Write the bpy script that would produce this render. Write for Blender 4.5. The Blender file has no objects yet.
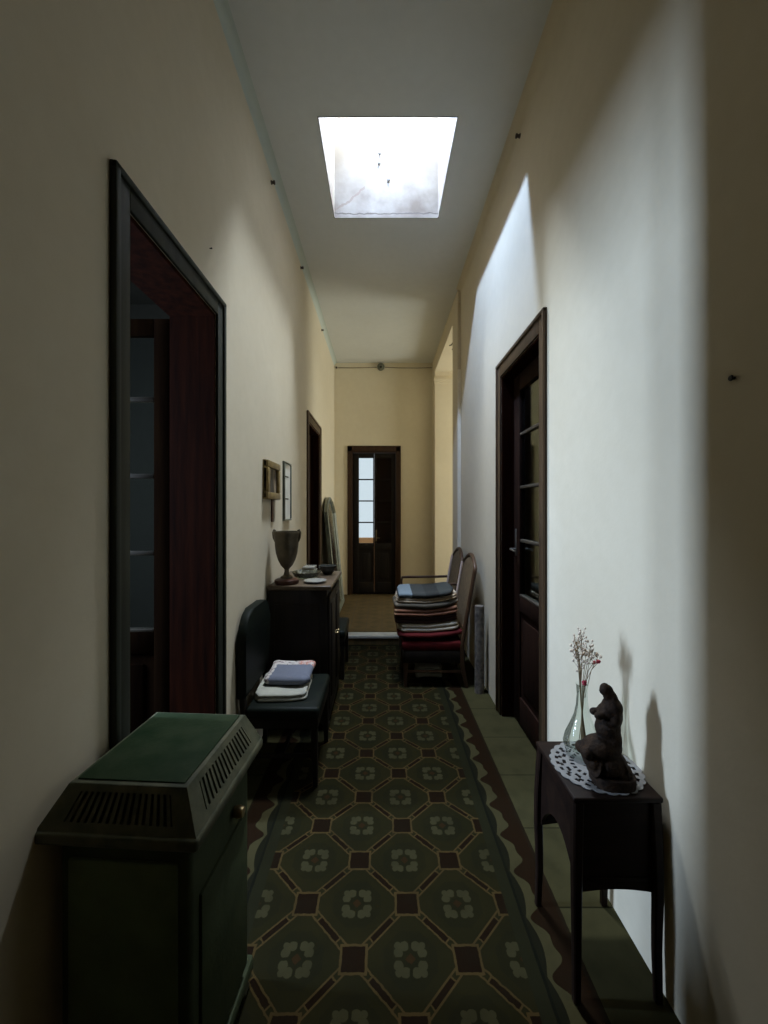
import bpy, bmesh, math, random
from mathutils import Vector, Matrix

random.seed(7)
scene = bpy.context.scene
COL = scene.collection
PI = math.pi

# ------------------------------------------------------------------ constants
CAM_Z = 1.57
XL, XR = -0.83, 0.914         # inner faces of the corridor walls
ZC = 4.13                     # ceiling
YF = 7.05                     # far wall
YS = 4.72                     # step
HS = 0.10                     # step height
TL, TR = 0.22, 0.30           # wall thickness

# ------------------------------------------------------------------ materials
class NT:
    def __init__(self, name):
        self.m = bpy.data.materials.new(name)
        self.m.use_nodes = True
        self.t = self.m.node_tree
        self.b = self.t.nodes['Principled BSDF']
        self.out = self.t.nodes['Material Output']

    def n(self, typ, **kw):
        nd = self.t.nodes.new(typ)
        for k, v in kw.items():
            setattr(nd, k, v)
        return nd

    def link(self, a, b):
        self.t.links.new(a, b)

    def setin(self, sock, v):
        if isinstance(v, bpy.types.NodeSocket):
            self.link(v, sock)
        else:
            sock.default_value = v

    def M(self, op, a, b=None, c=None):
        nd = self.n('ShaderNodeMath', operation=op)
        self.setin(nd.inputs[0], a)
        if b is not None:
            self.setin(nd.inputs[1], b)
        if c is not None:
            self.setin(nd.inputs[2], c)
        return nd.outputs[0]

    def lt(self, a, b): return self.M('LESS_THAN', a, b)
    def gt(self, a, b): return self.M('GREATER_THAN', a, b)
    def add(self, a, b): return self.M('ADD', a, b)
    def sub(self, a, b): return self.M('SUBTRACT', a, b)
    def mul(self, a, b): return self.M('MULTIPLY', a, b)
    def mx(self, a, b): return self.M('MAXIMUM', a, b)
    def mn(self, a, b): return self.M('MINIMUM', a, b)
    def ab(self, a): return self.M('ABSOLUTE', a)

    def mix(self, f, a, b):
        nd = self.n('ShaderNodeMix', data_type='RGBA')
        self.setin(nd.inputs[0], f)
        for s, v in ((nd.inputs[6], a), (nd.inputs[7], b)):
            if isinstance(v, tuple):
                v = (v[0], v[1], v[2], 1.0)
            self.setin(s, v)
        return nd.outputs[2]

    def coords(self):
        tc = self.n('ShaderNodeTexCoord')
        return tc.outputs['Object']

    def sep(self, v):
        s = self.n('ShaderNodeSeparateXYZ')
        self.link(v, s.inputs[0])
        return s.outputs

    def noise(self, v, scale, detail=3.0, rough=0.55):
        nd = self.n('ShaderNodeTexNoise')
        self.link(v, nd.inputs['Vector'])
        nd.inputs['Scale'].default_value = scale
        nd.inputs['Detail'].default_value = detail
        nd.inputs['Roughness'].default_value = rough
        return nd.outputs['Fac']

    def ramp(self, f, lo, hi):
        nd = self.n('ShaderNodeMapRange')
        self.setin(nd.inputs[0], f)
        nd.inputs[1].default_value = lo
        nd.inputs[2].default_value = hi
        return nd.outputs[0]

    def bump(self, h, strength=0.2, dist=0.01):
        nd = self.n('ShaderNodeBump')
        nd.inputs['Strength'].default_value = strength
        nd.inputs['Distance'].default_value = dist
        self.link(h, nd.inputs['Height'])
        self.link(nd.outputs[0], self.b.inputs['Normal'])


def c4(c): return (c[0], c[1], c[2], 1.0)


def mottled(name, c1, c2, scale=6.0, rough=0.6, metal=0.0, bump=0.15, bscale=40.0, bdist=0.004, spec=0.5):
    t = NT(name)
    v = t.coords()
    f = t.ramp(t.noise(v, scale), 0.35, 0.68)
    t.link(t.mix(f, c1, c2), t.b.inputs['Base Color'])
    t.b.inputs['Roughness'].default_value = rough
    t.b.inputs['Metallic'].default_value = metal
    t.b.inputs['Specular IOR Level'].default_value = spec
    if bump:
        t.bump(t.noise(v, bscale), bump, bdist)
    return t.m


def wood(name, c1, c2, axis=2, rough=0.42, scale=9.0, spec=0.3):
    t = NT(name)
    mp = t.n('ShaderNodeMapping')
    t.link(t.coords(), mp.inputs[0])
    s = [scale * 3] * 3
    s[axis] = scale * 0.25
    mp.inputs['Scale'].default_value = s
    f = t.ramp(t.noise(mp.outputs[0], 1.0, 5.0), 0.35, 0.7)
    t.link(t.mix(f, c1, c2), t.b.inputs['Base Color'])
    t.b.inputs['Roughness'].default_value = rough
    t.b.inputs['Specular IOR Level'].default_value = spec
    t.bump(f, 0.12, 0.002)
    return t.m


def plaster(name, c1, c2, c3):
    t = NT(name)
    v = t.coords()
    big = t.ramp(t.noise(v, 0.9, 4.0), 0.35, 0.7)
    fine = t.ramp(t.noise(v, 14.0, 4.0), 0.3, 0.7)
    c = t.mix(big, c1, c2)
    c = t.mix(t.mul(fine, 0.25), c, c3)
    t.link(c, t.b.inputs['Base Color'])
    t.b.inputs['Roughness'].default_value = 0.85
    t.b.inputs['Specular IOR Level'].default_value = 0.25
    t.bump(t.noise(v, 55.0, 4.0), 0.12, 0.004)
    return t.m


M = {}
M['wall'] = plaster('cream_plaster', (0.68, 0.605, 0.465), (0.62, 0.545, 0.41), (0.56, 0.485, 0.35))
M['farwall'] = plaster('ochre_cream_plaster', (0.76, 0.69, 0.54), (0.71, 0.64, 0.49), (0.64, 0.56, 0.42))
M['ceiling'] = plaster('grey_white_ceiling', (0.70, 0.71, 0.69), (0.65, 0.66, 0.64), (0.59, 0.60, 0.58))
M['cove'] = plaster('pale_green_cove', (0.55, 0.60, 0.55), (0.50, 0.55, 0.50), (0.45, 0.5, 0.45))
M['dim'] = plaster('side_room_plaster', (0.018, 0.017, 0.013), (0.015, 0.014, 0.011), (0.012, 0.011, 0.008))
M['pierstreak'] = mottled('pier_light_streak', (0.86, 0.80, 0.66), (0.80, 0.74, 0.60), 9.0, 0.6, bump=0)
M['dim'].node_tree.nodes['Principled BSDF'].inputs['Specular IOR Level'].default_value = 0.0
M['marble'] = mottled('white_marble', (0.52, 0.51, 0.45), (0.40, 0.39, 0.34), 9.0, 0.45, bump=0)
M['casing'] = wood('dark_green_brown_casing', (0.036, 0.040, 0.030), (0.020, 0.021, 0.015), 2, 0.55, spec=0.18)
M['casing_r'] = wood('brown_casing', (0.085, 0.050, 0.026), (0.045, 0.028, 0.016), 2, 0.42)
M['door'] = wood('dark_red_brown_wood', (0.024, 0.009, 0.005), (0.011, 0.005, 0.003), 2, 0.75, spec=0.1)
M['jamb'] = wood('red_brown_jamb', (0.030, 0.0075, 0.003), (0.010, 0.003, 0.0015), 2, 0.85)
M['jamb'].node_tree.nodes['Principled BSDF'].inputs['Specular IOR Level'].default_value = 0.03
M['leaf'] = wood('dull_dark_leaf_wood', (0.012, 0.006, 0.003), (0.006, 0.003, 0.002), 2, 0.95, spec=0.0)
M['farframe'] = wood('dark_brown_door_frame', (0.050, 0.024, 0.012), (0.026, 0.013, 0.007), 2, 0.6, spec=0.2)
M['bar'] = wood('worn_glazing_bar', (0.10, 0.085, 0.065), (0.05, 0.04, 0.03), 0, 0.4)
M['mahog'] = wood('dark_mahogany', (0.016, 0.008, 0.005), (0.008, 0.004, 0.003), 0, 0.5, spec=0.15)
M['ebony'] = wood('near_black_wood', (0.014, 0.010, 0.007), (0.007, 0.005, 0.004), 2, 0.55, spec=0.18)
M['topwood'] = wood('brown_top_wood', (0.10, 0.070, 0.045), (0.055, 0.038, 0.025), 1, 0.35)
M['walnut'] = wood('walnut_chair_wood', (0.085, 0.044, 0.022), (0.045, 0.022, 0.012), 2, 0.45)
M['leather'] = mottled('dark_green_leather', (0.006, 0.009, 0.006), (0.0035, 0.005, 0.004), 12, 0.55, bump=0.2, bscale=120, spec=0.12)
M['brass'] = mottled('aged_brass', (0.34, 0.26, 0.13), (0.20, 0.15, 0.08), 20, 0.4, 0.9)
M['steel'] = mottled('dull_nickel', (0.55, 0.55, 0.53), (0.4, 0.4, 0.38), 20, 0.3, 0.9)
M['iron'] = mottled('black_iron', (0.03, 0.028, 0.025), (0.015, 0.014, 0.013), 20, 0.6, 0.4)
M['enamel'] = mottled('mottled_green_enamel', (0.010, 0.023, 0.008), (0.026, 0.038, 0.018), 9, 0.65, 0.0, 0.25, 60, 0.004, 0.08)
M['enamel_edge'] = mottled('worn_green_grey_metal', (0.095, 0.092, 0.054), (0.045, 0.048, 0.027), 16, 0.7, 0.0, 0.2, 60, 0.004, 0.3)
M['enamel_body'] = mottled('dark_olive_enamel', (0.045, 0.056, 0.027), (0.028, 0.037, 0.018), 7, 0.6, 0.0, 0.2, 60, 0.004, 0.15)
M['enamel_front_lit'] = mottled('olive_enamel_lit_front', (0.12, 0.15, 0.075), (0.085, 0.11, 0.055), 7, 0.65, 0.0, 0.2, 60, 0.004, 0.15)  # body enamel brightened to paint light onto the heater's front
M['voidblack'] = mottled('void_black', (0.006, 0.006, 0.005), (0.003, 0.003, 0.003), 10, 0.8, 0, 0)
M['pewter'] = mottled('tarnished_bronze', (0.12, 0.095, 0.06), (0.07, 0.055, 0.035), 14, 0.45, 0.5)
M['redwood'] = wood('reddish_turned_base', (0.075, 0.028, 0.018), (0.04, 0.015, 0.01), 0, 0.3)
M['gilt'] = mottled('gilded_wood', (0.30, 0.215, 0.085), (0.17, 0.115, 0.045), 22, 0.45, 0.35, 0.3, 50)
M['canvas'] = mottled('dim_painting', (0.30, 0.23, 0.15), (0.10, 0.075, 0.05), 12, 0.6, 0, 0.1)
M['dark_figure'] = mottled('dark_paint_figure', (0.05, 0.04, 0.03), (0.03, 0.024, 0.018), 12, 0.6, 0, 0)
M['paper'] = mottled('pale_print_sheet', (0.74, 0.73, 0.66), (0.66, 0.65, 0.58), 8, 0.5, 0, 0)
M['inkbar'] = mottled('dark_print_ink', (0.06, 0.055, 0.045), (0.04, 0.038, 0.03), 8, 0.6, 0, 0)
M['greygreen'] = mottled('grey_green_frame', (0.17, 0.18, 0.135), (0.115, 0.12, 0.09), 14, 0.45, 0.1)
M['bronze'] = mottled('dark_carved_bronze', (0.030, 0.016, 0.008), (0.010, 0.006, 0.004), 38, 0.7, 0.0, 0.7, 110, 0.006, 0.15)
M['porcelain'] = mottled('dusty_brown_porcelain', (0.09, 0.065, 0.045), (0.05, 0.038, 0.028), 18, 0.35, 0, 0)
M['lace'] = mottled('white_lace_cotton', (0.235, 0.23, 0.225), (0.20, 0.195, 0.19), 40, 0.9, 0, 0.3, 200, 0.002)
M['stem'] = mottled('dry_stem', (0.22, 0.15, 0.07), (0.15, 0.10, 0.05), 30, 0.8, 0, 0)
M['bud'] = mottled('dry_beige_bud', (0.66, 0.56, 0.45), (0.55, 0.42, 0.32), 50, 0.9, 0, 0)
M['redbud'] = mottled('dark_pink_bud', (0.42, 0.035, 0.06), (0.30, 0.02, 0.045), 50, 0.8, 0, 0)
M['rug'] = mottled('grey_mottled_rug', (0.20, 0.175, 0.15), (0.06, 0.052, 0.047), 24, 0.95, 0, 0.5, 150)
M['caning'] = mottled('brown_woven_back', (0.17, 0.115, 0.06), (0.11, 0.075, 0.04), 30, 0.7, 0, 0.4, 180)
M['piping'] = mottled('pale_pink_piping', (0.70, 0.56, 0.48), (0.60, 0.47, 0.40), 30, 0.8, 0, 0)
M['redseat'] = mottled('dark_red_velvet', (0.085, 0.008, 0.008), (0.05, 0.005, 0.005), 12, 0.9, 0, 0.3, 150, 0.004, 0.1)
M['terracotta'] = mottled('terracotta_render', (0.72, 0.42, 0.20), (0.62, 0.34, 0.16), 3, 0.9, 0, 0)
M['mirror'] = mottled('old_mirror_glass', (0.72, 0.74, 0.70), (0.62, 0.64, 0.60), 2, 0.12, 1.0, 0)
M['whitecloth'] = mottled('off_white_cotton', (0.38, 0.37, 0.31), (0.30, 0.29, 0.245), 8, 0.9, 0, 0.3, 90)
M['dishwhite'] = mottled('grey_white_glaze', (0.26, 0.25, 0.22), (0.21, 0.205, 0.18), 8, 0.25, 0, 0)
M['darkbowl'] = mottled('dark_glazed_bowl', (0.035, 0.038, 0.034), (0.02, 0.022, 0.02), 8, 0.25, 0, 0)
M['wire'] = mottled('dusty_wire', (0.16, 0.12, 0.07), (0.12, 0.09, 0.055), 8, 0.8, 0, 0)


def thin_glass(name, tint, edge, gloss=0.06, rough=0.02, fres=0.9, r0=0.55):
    t = NT(name)
    t.t.nodes.remove(t.b)
    tr = t.n('ShaderNodeBsdfTransparent')
    gl = t.n('ShaderNodeBsdfGlossy')
    gl.inputs['Roughness'].default_value = rough
    gl.inputs['Color'].default_value = (0.9, 0.95, 0.93, 1)
    lw = t.n('ShaderNodeLayerWeight')
    lw.inputs['Blend'].default_value = 0.28
    col = t.mix(t.ramp(lw.outputs['Facing'], r0, 1.0), tint, edge)
    t.link(col, tr.inputs['Color'])
    fr = t.n('ShaderNodeFresnel')
    fr.inputs['IOR'].default_value = 1.45
    mx = t.n('ShaderNodeMixShader')
    t.link(t.add(t.mul(fr.outputs[0], fres), gloss * 0.2), mx.inputs[0])
    t.link(tr.outputs[0], mx.inputs[1])
    t.link(gl.outputs[0], mx.inputs[2])
    t.link(mx.outputs[0], t.out.inputs['Surface'])
    return t.m


M['pane'] = thin_glass('window_glass', (0.90, 0.94, 0.95), (0.75, 0.82, 0.82), 0.0, 0.04, 0.4)
M['vaseglass'] = thin_glass('greenish_clear_glass', (0.92, 0.965, 0.935), (0.10, 0.16, 0.15), 0.05, 0.02, 0.7, 0.72)
M['dishglass'] = thin_glass('clear_dish_glass', (0.82, 0.84, 0.80), (0.35, 0.37, 0.33), 0.3)


def striped(name, cols, axis, period, rough=0.95, offset=0.0):
    """woven blanket: stripes along one axis"""
    t = NT(name)
    v = t.coords()
    x = t.sep(v)[axis]
    w = t.noise(v, 9.0, 2.0)
    ph = t.M('FRACT', t.add(t.M('DIVIDE', t.add(x, t.mul(w, 0.012)), period), offset))
    c = cols[0]
    for i in range(1, len(cols)):
        c = t.mix(t.gt(ph, i / len(cols)), c, cols[i])
    f = t.noise(v, 60.0, 3.0)
    c = t.mix(t.mul(f, 0.35), c, (0.03, 0.025, 0.02))
    t.link(c, t.b.inputs['Base Color'])
    t.b.inputs['Roughness'].default_value = rough
    t.b.inputs['Specular IOR Level'].default_value = 0.1
    t.bump(t.noise(v, 220.0), 0.4, 0.003)
    return t.m


def floor_material():
    t = NT('patterned_cement_tiles')
    v = t.coords()
    nz = t.noise(v, 3.2, 5.0)
    fine = t.noise(v, 45.0, 3.0)
    sx = t.sep(v)
    x, y = sx[0], sx[1]
    # slight irregularity of printed pigment
    wob = t.mul(t.sub(fine, 0.5), 0.008)
    u = t.M('DIVIDE', t.add(t.add(x, 0.1), wob), 0.4)
    w = t.M('DIVIDE', t.add(t.sub(y, 1.616), wob), 0.4)
    a1 = t.ab(t.sub(u, t.M('ROUND', u)))
    b1 = t.ab(t.sub(w, t.M('ROUND', w)))
    far = t.gt(t.add(a1, b1), 0.5)

    def sel(f, p, q):  # f ? q : p
        return t.add(p, t.mul(f, t.sub(q, p)))
    a = sel(far, a1, t.sub(0.5, a1))
    b = sel(far, b1, t.sub(0.5, b1))
    q = t.mn(t.mx(t.sub(0.5, a), b), t.mx(a, t.sub(0.5, b)))
    dd = t.sub(0.5, t.add(a, b))
    S = 0.112
    insq = t.lt(q, S - 0.010)
    sqline = t.lt(t.ab(t.sub(q, S)), 0.012)
    outside = t.gt(q, S)
    dab = t.ab(t.sub(a, b))
    ring1 = t.lt(t.ab(t.sub(dd, 0.046)), 0.012)
    cap = t.mul(t.lt(t.ab(t.sub(dab, 0.195)), 0.012), t.lt(dd, 0.05))
    band = t.mul(outside, t.mx(ring1, cap))
    core = t.mul(t.mul(outside, t.lt(dd, 0.034)), t.lt(dab, 0.185))
    green = t.mix(t.ramp(nz, 0.35, 0.7), (0.082, 0.078, 0.040), (0.112, 0.098, 0.050))
    olive = t.mix(t.ramp(nz, 0.3, 0.7), (0.068, 0.068, 0.040), (0.092, 0.084, 0.046))
    tan = (0.36, 0.245, 0.135)
    brown = (0.062, 0.032, 0.018)
    ring = t.gt(t.mx(t.mx(a, b), t.mul(t.add(a, b), 0.72)), 0.235)
    c = t.mix(ring, olive, green)
    # four-lobed blossom in every octagon
    def blob(ca, cb, r):
        da = t.sub(a, ca)
        db = t.sub(b, cb)
        return t.lt(t.add(t.mul(da, da), t.mul(db, db)), r * r)
    fl = t.mx(t.mx(blob(0.105, 0.05, 0.042), blob(0.05, 0.105, 0.042)), blob(0.11, 0.11, 0.03))
    fl = t.mul(fl, t.gt(t.mn(a, b), 0.014))
    c = t.mix(fl, c, (0.25, 0.235, 0.165))
    c = t.mix(t.lt(t.add(a, b), 0.045), c, (0.16, 0.09, 0.05))
    c = t.mix(band, c, tan)
    c = t.mix(core, c, brown)
    c = t.mix(sqline, c, tan)
    c = t.mix(insq, c, brown)
    # border
    r = t.ab(t.add(x, t.mul(wob, 0.5)))
    s1 = t.M('SINE', t.mul(y, 2 * PI / 0.2))
    s2 = t.M('SINE', t.add(t.mul(y, 2 * PI / 0.1), 1.0))
    wav = t.add(0.607, t.add(t.mul(s1, 0.024), t.mul(s2, 0.012)))
    scal = t.add(0.556, t.mul(t.ab(t.M('SINE', t.add(t.mul(y, PI / 0.2), 0.6))), 0.022))
    bc = t.mix(t.gt(r, wav), (0.32, 0.29, 0.20), (0.085, 0.042, 0.024))
    bc = t.mix(t.lt(r, scal), bc, (0.060, 0.062, 0.048))
    bc = t.mix(t.lt(r, 0.548), bc, (0.035, 0.040, 0.034))
    bc = t.mix(t.lt(r, 0.537), bc, (0.085, 0.088, 0.060))
    bc = t.mix(t.gt(r, 0.685), bc, (0.085, 0.055, 0.038))
    c = t.mix(t.gt(r, 0.49), c, bc)
    # plain cement flags along the walls
    fx = t.ab(t.sub(t.M('FRACT', t.M('DIVIDE', y, 0.4)), 0.5))
    cem = t.mix(t.ramp(nz, 0.3, 0.7), (0.36, 0.34, 0.24), (0.28, 0.265, 0.18))
    cem = t.mix(t.gt(fx, 0.492), cem, (0.10, 0.095, 0.065))
    c = t.mix(t.gt(r, 0.70), c, cem)
    # grime
    c = t.mix(t.mul(t.ramp(t.noise(v, 7.0, 6.0), 0.45, 0.8), 0.45), c, (0.06, 0.055, 0.04))
    mu = t.n('ShaderNodeMix', data_type='RGBA', blend_type='MULTIPLY')
    mu.inputs[0].default_value = 1.0
    t.link(c, mu.inputs[6])
    mu.inputs[7].default_value = (0.125, 0.118, 0.073, 1)
    c = mu.outputs[2]
    t.link(c, t.b.inputs['Base Color'])
    t.b.inputs['Roughness'].default_value = 0.8
    t.b.inputs['Specular IOR Level'].default_value = 0.04
    t.bump(t.noise(v, 25.0), 0.08, 0.003)
    return t.m


def far_floor_material():
    t = NT('ochre_floor_tiles')
    v = t.coords()
    s = t.sep(v)
    gx = t.ab(t.sub(t.M('FRACT', t.M('DIVIDE', s[0], 0.2)), 0.5))
    gy = t.ab(t.sub(t.M('FRACT', t.M('DIVIDE', s[1], 0.2)), 0.5))
    c = t.mix(t.ramp(t.noise(v, 5.0, 5.0), 0.3, 0.7), (0.12, 0.080, 0.032), (0.080, 0.055, 0.024))
    dia = t.lt(t.add(gx, gy), 0.32)
    c = t.mix(t.mul(dia, 0.5), c, (0.06, 0.047, 0.022))
    c = t.mix(t.gt(t.mx(gx, gy), 0.488), c, (0.07, 0.06, 0.04))
    t.link(c, t.b.inputs['Base Color'])
    t.b.inputs['Roughness'].default_value = 0.8
    t.b.inputs['Specular IOR Level'].default_value = 0.08
    return t.m


def shaft_material():
    t = NT('stained_white_shaft_plaster')
    v = t.coords()
    s = t.sep(v)
    n1 = t.noise(v, 3.5, 5.0)
    n2 = t.noise(v, 12.0, 4.0)
    c = t.mix(t.mul(n2, 0.2), (0.215, 0.195, 0.168), (0.18, 0.158, 0.13))
    low = t.ramp(s[2], 4.95, 4.25)
    st = t.mul(low, t.ramp(n1, 0.30, 0.62))
    c = t.mix(t.mul(st, 0.85), c, (0.080, 0.058, 0.041))
    # ragged crack just above the ceiling line
    cr = t.add(4.165, t.mul(t.sub(t.noise(v, 9.0, 4.0), 0.5), 0.05))
    c = t.mix(t.lt(t.ab(t.sub(s[2], cr)), 0.0055), c, (0.07, 0.055, 0.045))
    # hair crack climbing on the left
    d = t.add(t.sub(s[2], t.add(4.52, t.mul(s[0], 0.85))), t.mul(t.sub(n2, 0.5), 0.12))
    ok = t.mul(t.lt(t.ab(d), 0.012), t.lt(s[0], -0.15))
    c = t.mix(t.mul(ok, 0.6), c, (0.12, 0.08, 0.06))
    t.link(c, t.b.inputs['Base Color'])
    t.b.inputs['Roughness'].default_value = 0.9
    t.bump(n2, 0.2, 0.01)
    return t.m


def print_cloth():
    """blue grey folded cloth whose far hem carries a white and red print"""
    t = NT('blue_grey_printed_cloth')
    v = t.coords()
    s = t.sep(v)
    n = t.noise(v, 38.0, 3.0)
    n2 = t.noise(v, 70.0, 2.0)
    blue = t.mix(n2, (0.10, 0.11, 0.15), (0.14, 0.15, 0.19))
    pr = t.mix(t.gt(n, 0.56), (0.50, 0.46, 0.43), (0.20, 0.15, 0.15))
    pr = t.mix(t.mul(t.gt(n2, 0.5), t.gt(s[0], 0.03)), pr, (0.48, 0.19, 0.14))
    edge = t.mx(t.gt(t.add(s[1], t.mul(t.sub(n, 0.5), 0.05)), 0.055), t.lt(t.add(s[0], t.mul(t.sub(n, 0.5), 0.04)), -0.10))
    c = t.mix(edge, blue, pr)
    t.link(c, t.b.inputs['Base Color'])
    t.b.inputs['Roughness'].default_value = 0.9
    t.bump(t.noise(v, 180.0), 0.3, 0.002)
    return t.m


M['floor'] = floor_material()
M['farfloor'] = far_floor_material()
M['shaft'] = shaft_material()
M['print'] = print_cloth()

# ------------------------------------------------------------------ mesh builder
class MB:
    def __init__(self):
        self.bm = bmesh.new()

    def box(self, x0, x1, y0, y1, z0, z1, bev=0.0, seg=2, mi=0):
        r = bmesh.ops.create_cube(self.bm, size=1.0)
        vs = r['verts']
        for v in vs:
            v.co = Vector(((x0 + x1) / 2 + v.co.x * (x1 - x0),
                           (y0 + y1) / 2 + v.co.y * (y1 - y0),
                           (z0 + z1) / 2 + v.co.z * (z1 - z0)))
        fs = set(f for v in vs for f in v.link_faces)
        for f in fs:
            f.material_index = mi
        if bev > 0:
            es = list(set(e for f in fs for e in f.edges))
            rr = bmesh.ops.bevel(self.bm, geom=es, offset=bev, segments=seg, profile=0.5, affect='EDGES')
            vs = list(set(v for f in rr['faces'] for v in f.verts))
            for f in rr['faces']:
                f.material_index = mi
        return self

    def xform_new(self, n0, mat):
        self.bm.verts.ensure_lookup_table()
        for v in list(self.bm.verts)[n0:]:
            v.co = mat @ v.co

    def nv(self):
        return len(self.bm.verts)

    def obox(self, center, size, rot, bev=0.0, mi=0):
        """oriented box; rot = Matrix 3x3 or Euler tuple"""
        tmp = MB()
        tmp.box(-size[0] / 2, size[0] / 2, -size[1] / 2, size[1] / 2, -size[2] / 2, size[2] / 2, bev, mi=mi)
        if isinstance(rot, tuple):
            from mathutils import Euler
            rot = Euler(rot).to_matrix()
        m = Matrix.Translation(center) @ rot.to_4x4()
        self.merge(tmp, m)
        return self

    def merge(self, other, mat=None):
        me = bpy.data.meshes.new('tmp')
        other.bm.to_mesh(me)
        other.bm.free()
        if mat is not None:
            me.transform(mat)
        self.bm.from_mesh(me)
        bpy.data.meshes.remove(me)
        return self

    def ring_skin(self, rings, caps=True, closed=False, mi=0):
        """rings: list of lists of Vectors of equal length"""
        rv = [[self.bm.verts.new(p) for p in r] for r in rings]
        n = len(rv[0])
        m = len(rv)
        for i in range(m if closed else m - 1):
            r0, r1 = rv[i], rv[(i + 1) % m]
            for j in range(n):
                f = self.bm.faces.new((r0[j], r0[(j + 1) % n], r1[(j + 1) % n], r1[j]))
                f.material_index = mi
        if caps and not closed:
            f = self.bm.faces.new(list(reversed(rv[0]))); f.material_index = mi
            f = self.bm.faces.new(rv[-1]); f.material_index = mi
        return self

    def lathe(self, prof, c=(0, 0, 0), seg=28, axis='z', mi=0, caps=True):
        rings = []
        for r, z in prof:
            ring = []
            for j in range(seg):
                a = 2 * PI * j / seg
                if axis == 'z':
                    p = Vector((c[0] + r * math.cos(a), c[1] + r * math.sin(a), c[2] + z))
                elif axis == 'x':
                    p = Vector((c[0] + z, c[1] + r * math.cos(a), c[2] + r * math.sin(a)))
                else:
                    p = Vector((c[0] + r * math.sin(a), c[1] + z, c[2] + r * math.cos(a)))
                ring.append(p)
            rings.append(ring)
        return self.ring_skin(rings, caps, mi=mi)

    def tube(self, pts, rad, seg=8, mi=0, flat=None):
        pts = [Vector(p) for p in pts]
        if not isinstance(rad, (list, tuple)):
            rad = [rad] * len(pts)
        rings = []
        up = None
        for i, p in enumerate(pts):
            d = (pts[min(i + 1, len(pts) - 1)] - pts[max(i - 1, 0)]).normalized()
            if up is None:
                up = Vector((0, 0, 1)) if abs(d.z) < 0.9 else Vector((1, 0, 0))
            s = d.cross(up)
            if s.length < 1e-4:
                s = d.orthogonal()
            s.normalize()
            u = s.cross(d).normalized()
            up = u
            rings.append([p + (s * math.cos(2 * PI * j / seg) + u * math.sin(2 * PI * j / seg)) * rad[i] for j in range(seg)])
        return self.ring_skin(rings, True, mi=mi)

    def rods(self, pts, hx, hy, mi=0):
        """square section following points (hx, hy half sizes, may be lists), section axis aligned in XY"""
        n = len(pts)
        if not isinstance(hx, (list, tuple)): hx = [hx] * n
        if not isinstance(hy, (list, tuple)): hy = [hy] * n
        rings = []
        for p, a, b in zip(pts, hx, hy):
            k = 0.3
            sec = [(-a, -b + k * b), (-a + k * a, -b), (a - k * a, -b), (a, -b + k * b),
                   (a, b - k * b), (a - k * a, b), (-a + k * a, b), (-a, b - k * b)]
            rings.append([Vector((p[0] + q[0], p[1] + q[1], p[2])) for q in sec])
        return self.ring_skin(rings, True, mi=mi)

    def prism(self, pts, axis, a0, a1, mi=0):
        """closed outline pts (2-tuples) in the plane across axis, extruded a0..a1"""
        def P(q, a):
            if axis == 'x': return Vector((a, q[0], q[1]))
            if axis == 'y': return Vector((q[0], a, q[1]))
            return Vector((q[0], q[1], a))
        v0 = [self.bm.verts.new(P(q, a0)) for q in pts]
        v1 = [self.bm.verts.new(P(q, a1)) for q in pts]
        n = len(pts)
        fs = [self.bm.faces.new(v0), self.bm.faces.new(list(reversed(v1)))]
        for j in range(n):
            fs.append(self.bm.faces.new((v0[j], v1[j], v1[(j + 1) % n], v0[(j + 1) % n])))
        for f in fs:
            f.material_index = mi
        return self

    def ball(self, c, r, mat=None, seg=16, mi=0):
        if not isinstance(r, (tuple, list)):
            r = (r, r, r)
        m = Matrix.Translation(c) @ (mat.to_4x4() if mat is not None else Matrix.Identity(4)) @ Matrix.Diagonal((r[0], r[1], r[2], 1))
        rr = bmesh.ops.create_uvsphere(self.bm, u_segments=seg, v_segments=max(6, seg // 2), radius=1.0, matrix=m)
        for v in rr['verts']:
            for f in v.link_faces:
                f.material_index = mi
        return self

    def build(self, name, mat, parent=None, smooth=True, angle=38):
        bm = self.bm
        bmesh.ops.recalc_face_normals(bm, faces=bm.faces)
        if smooth:
            lim = math.radians(angle)
            for f in bm.faces:
                f.smooth = True
            for e in bm.edges:
                if len(e.link_faces) == 2:
                    e.smooth = e.calc_face_angle(0) < lim
        me = bpy.data.meshes.new(name)
        bm.to_mesh(me)
        bm.free()
        for mm in (mat if isinstance(mat, (list, tuple)) else [mat]):
            me.materials.append(mm)
        o = bpy.data.objects.new(name, me)
        COL.objects.link(o)
        if parent is not None:
            o.parent = parent
        return o


def tag(o, label=None, cat=None, group=None, kind=None):
    if label: o['label'] = label
    if cat: o['category'] = cat
    if group: o['group'] = group
    if kind: o['kind'] = kind
    return o


def thing(name, label, cat, loc=(0, 0, 0), rz=0.0, group=None, kind=None):
    o = bpy.data.objects.new(name, None)
    COL.objects.link(o)
    o.empty_display_size = 0.1
    o.location = loc
    o.rotation_euler = (0, 0, rz)
    return tag(o, label, cat, group, kind)


def dup(root, loc, label=None, rz=None):
    r = root.copy()
    COL.objects.link(r)
    r.location = loc
    if rz is not None: r.rotation_euler = (0, 0, rz)
    if label: r['label'] = label
    for ch in list(root.children):
        c = ch.copy(); COL.objects.link(c); c.parent = r
        for g in list(ch.children):
            d = g.copy(); COL.objects.link(d); d.parent = c
    return r


def struct(mb, name, mat, label, smooth=False):
    o = mb.build(name, mat, None, smooth)
    return tag(o, label, 'room', kind='structure')

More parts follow.
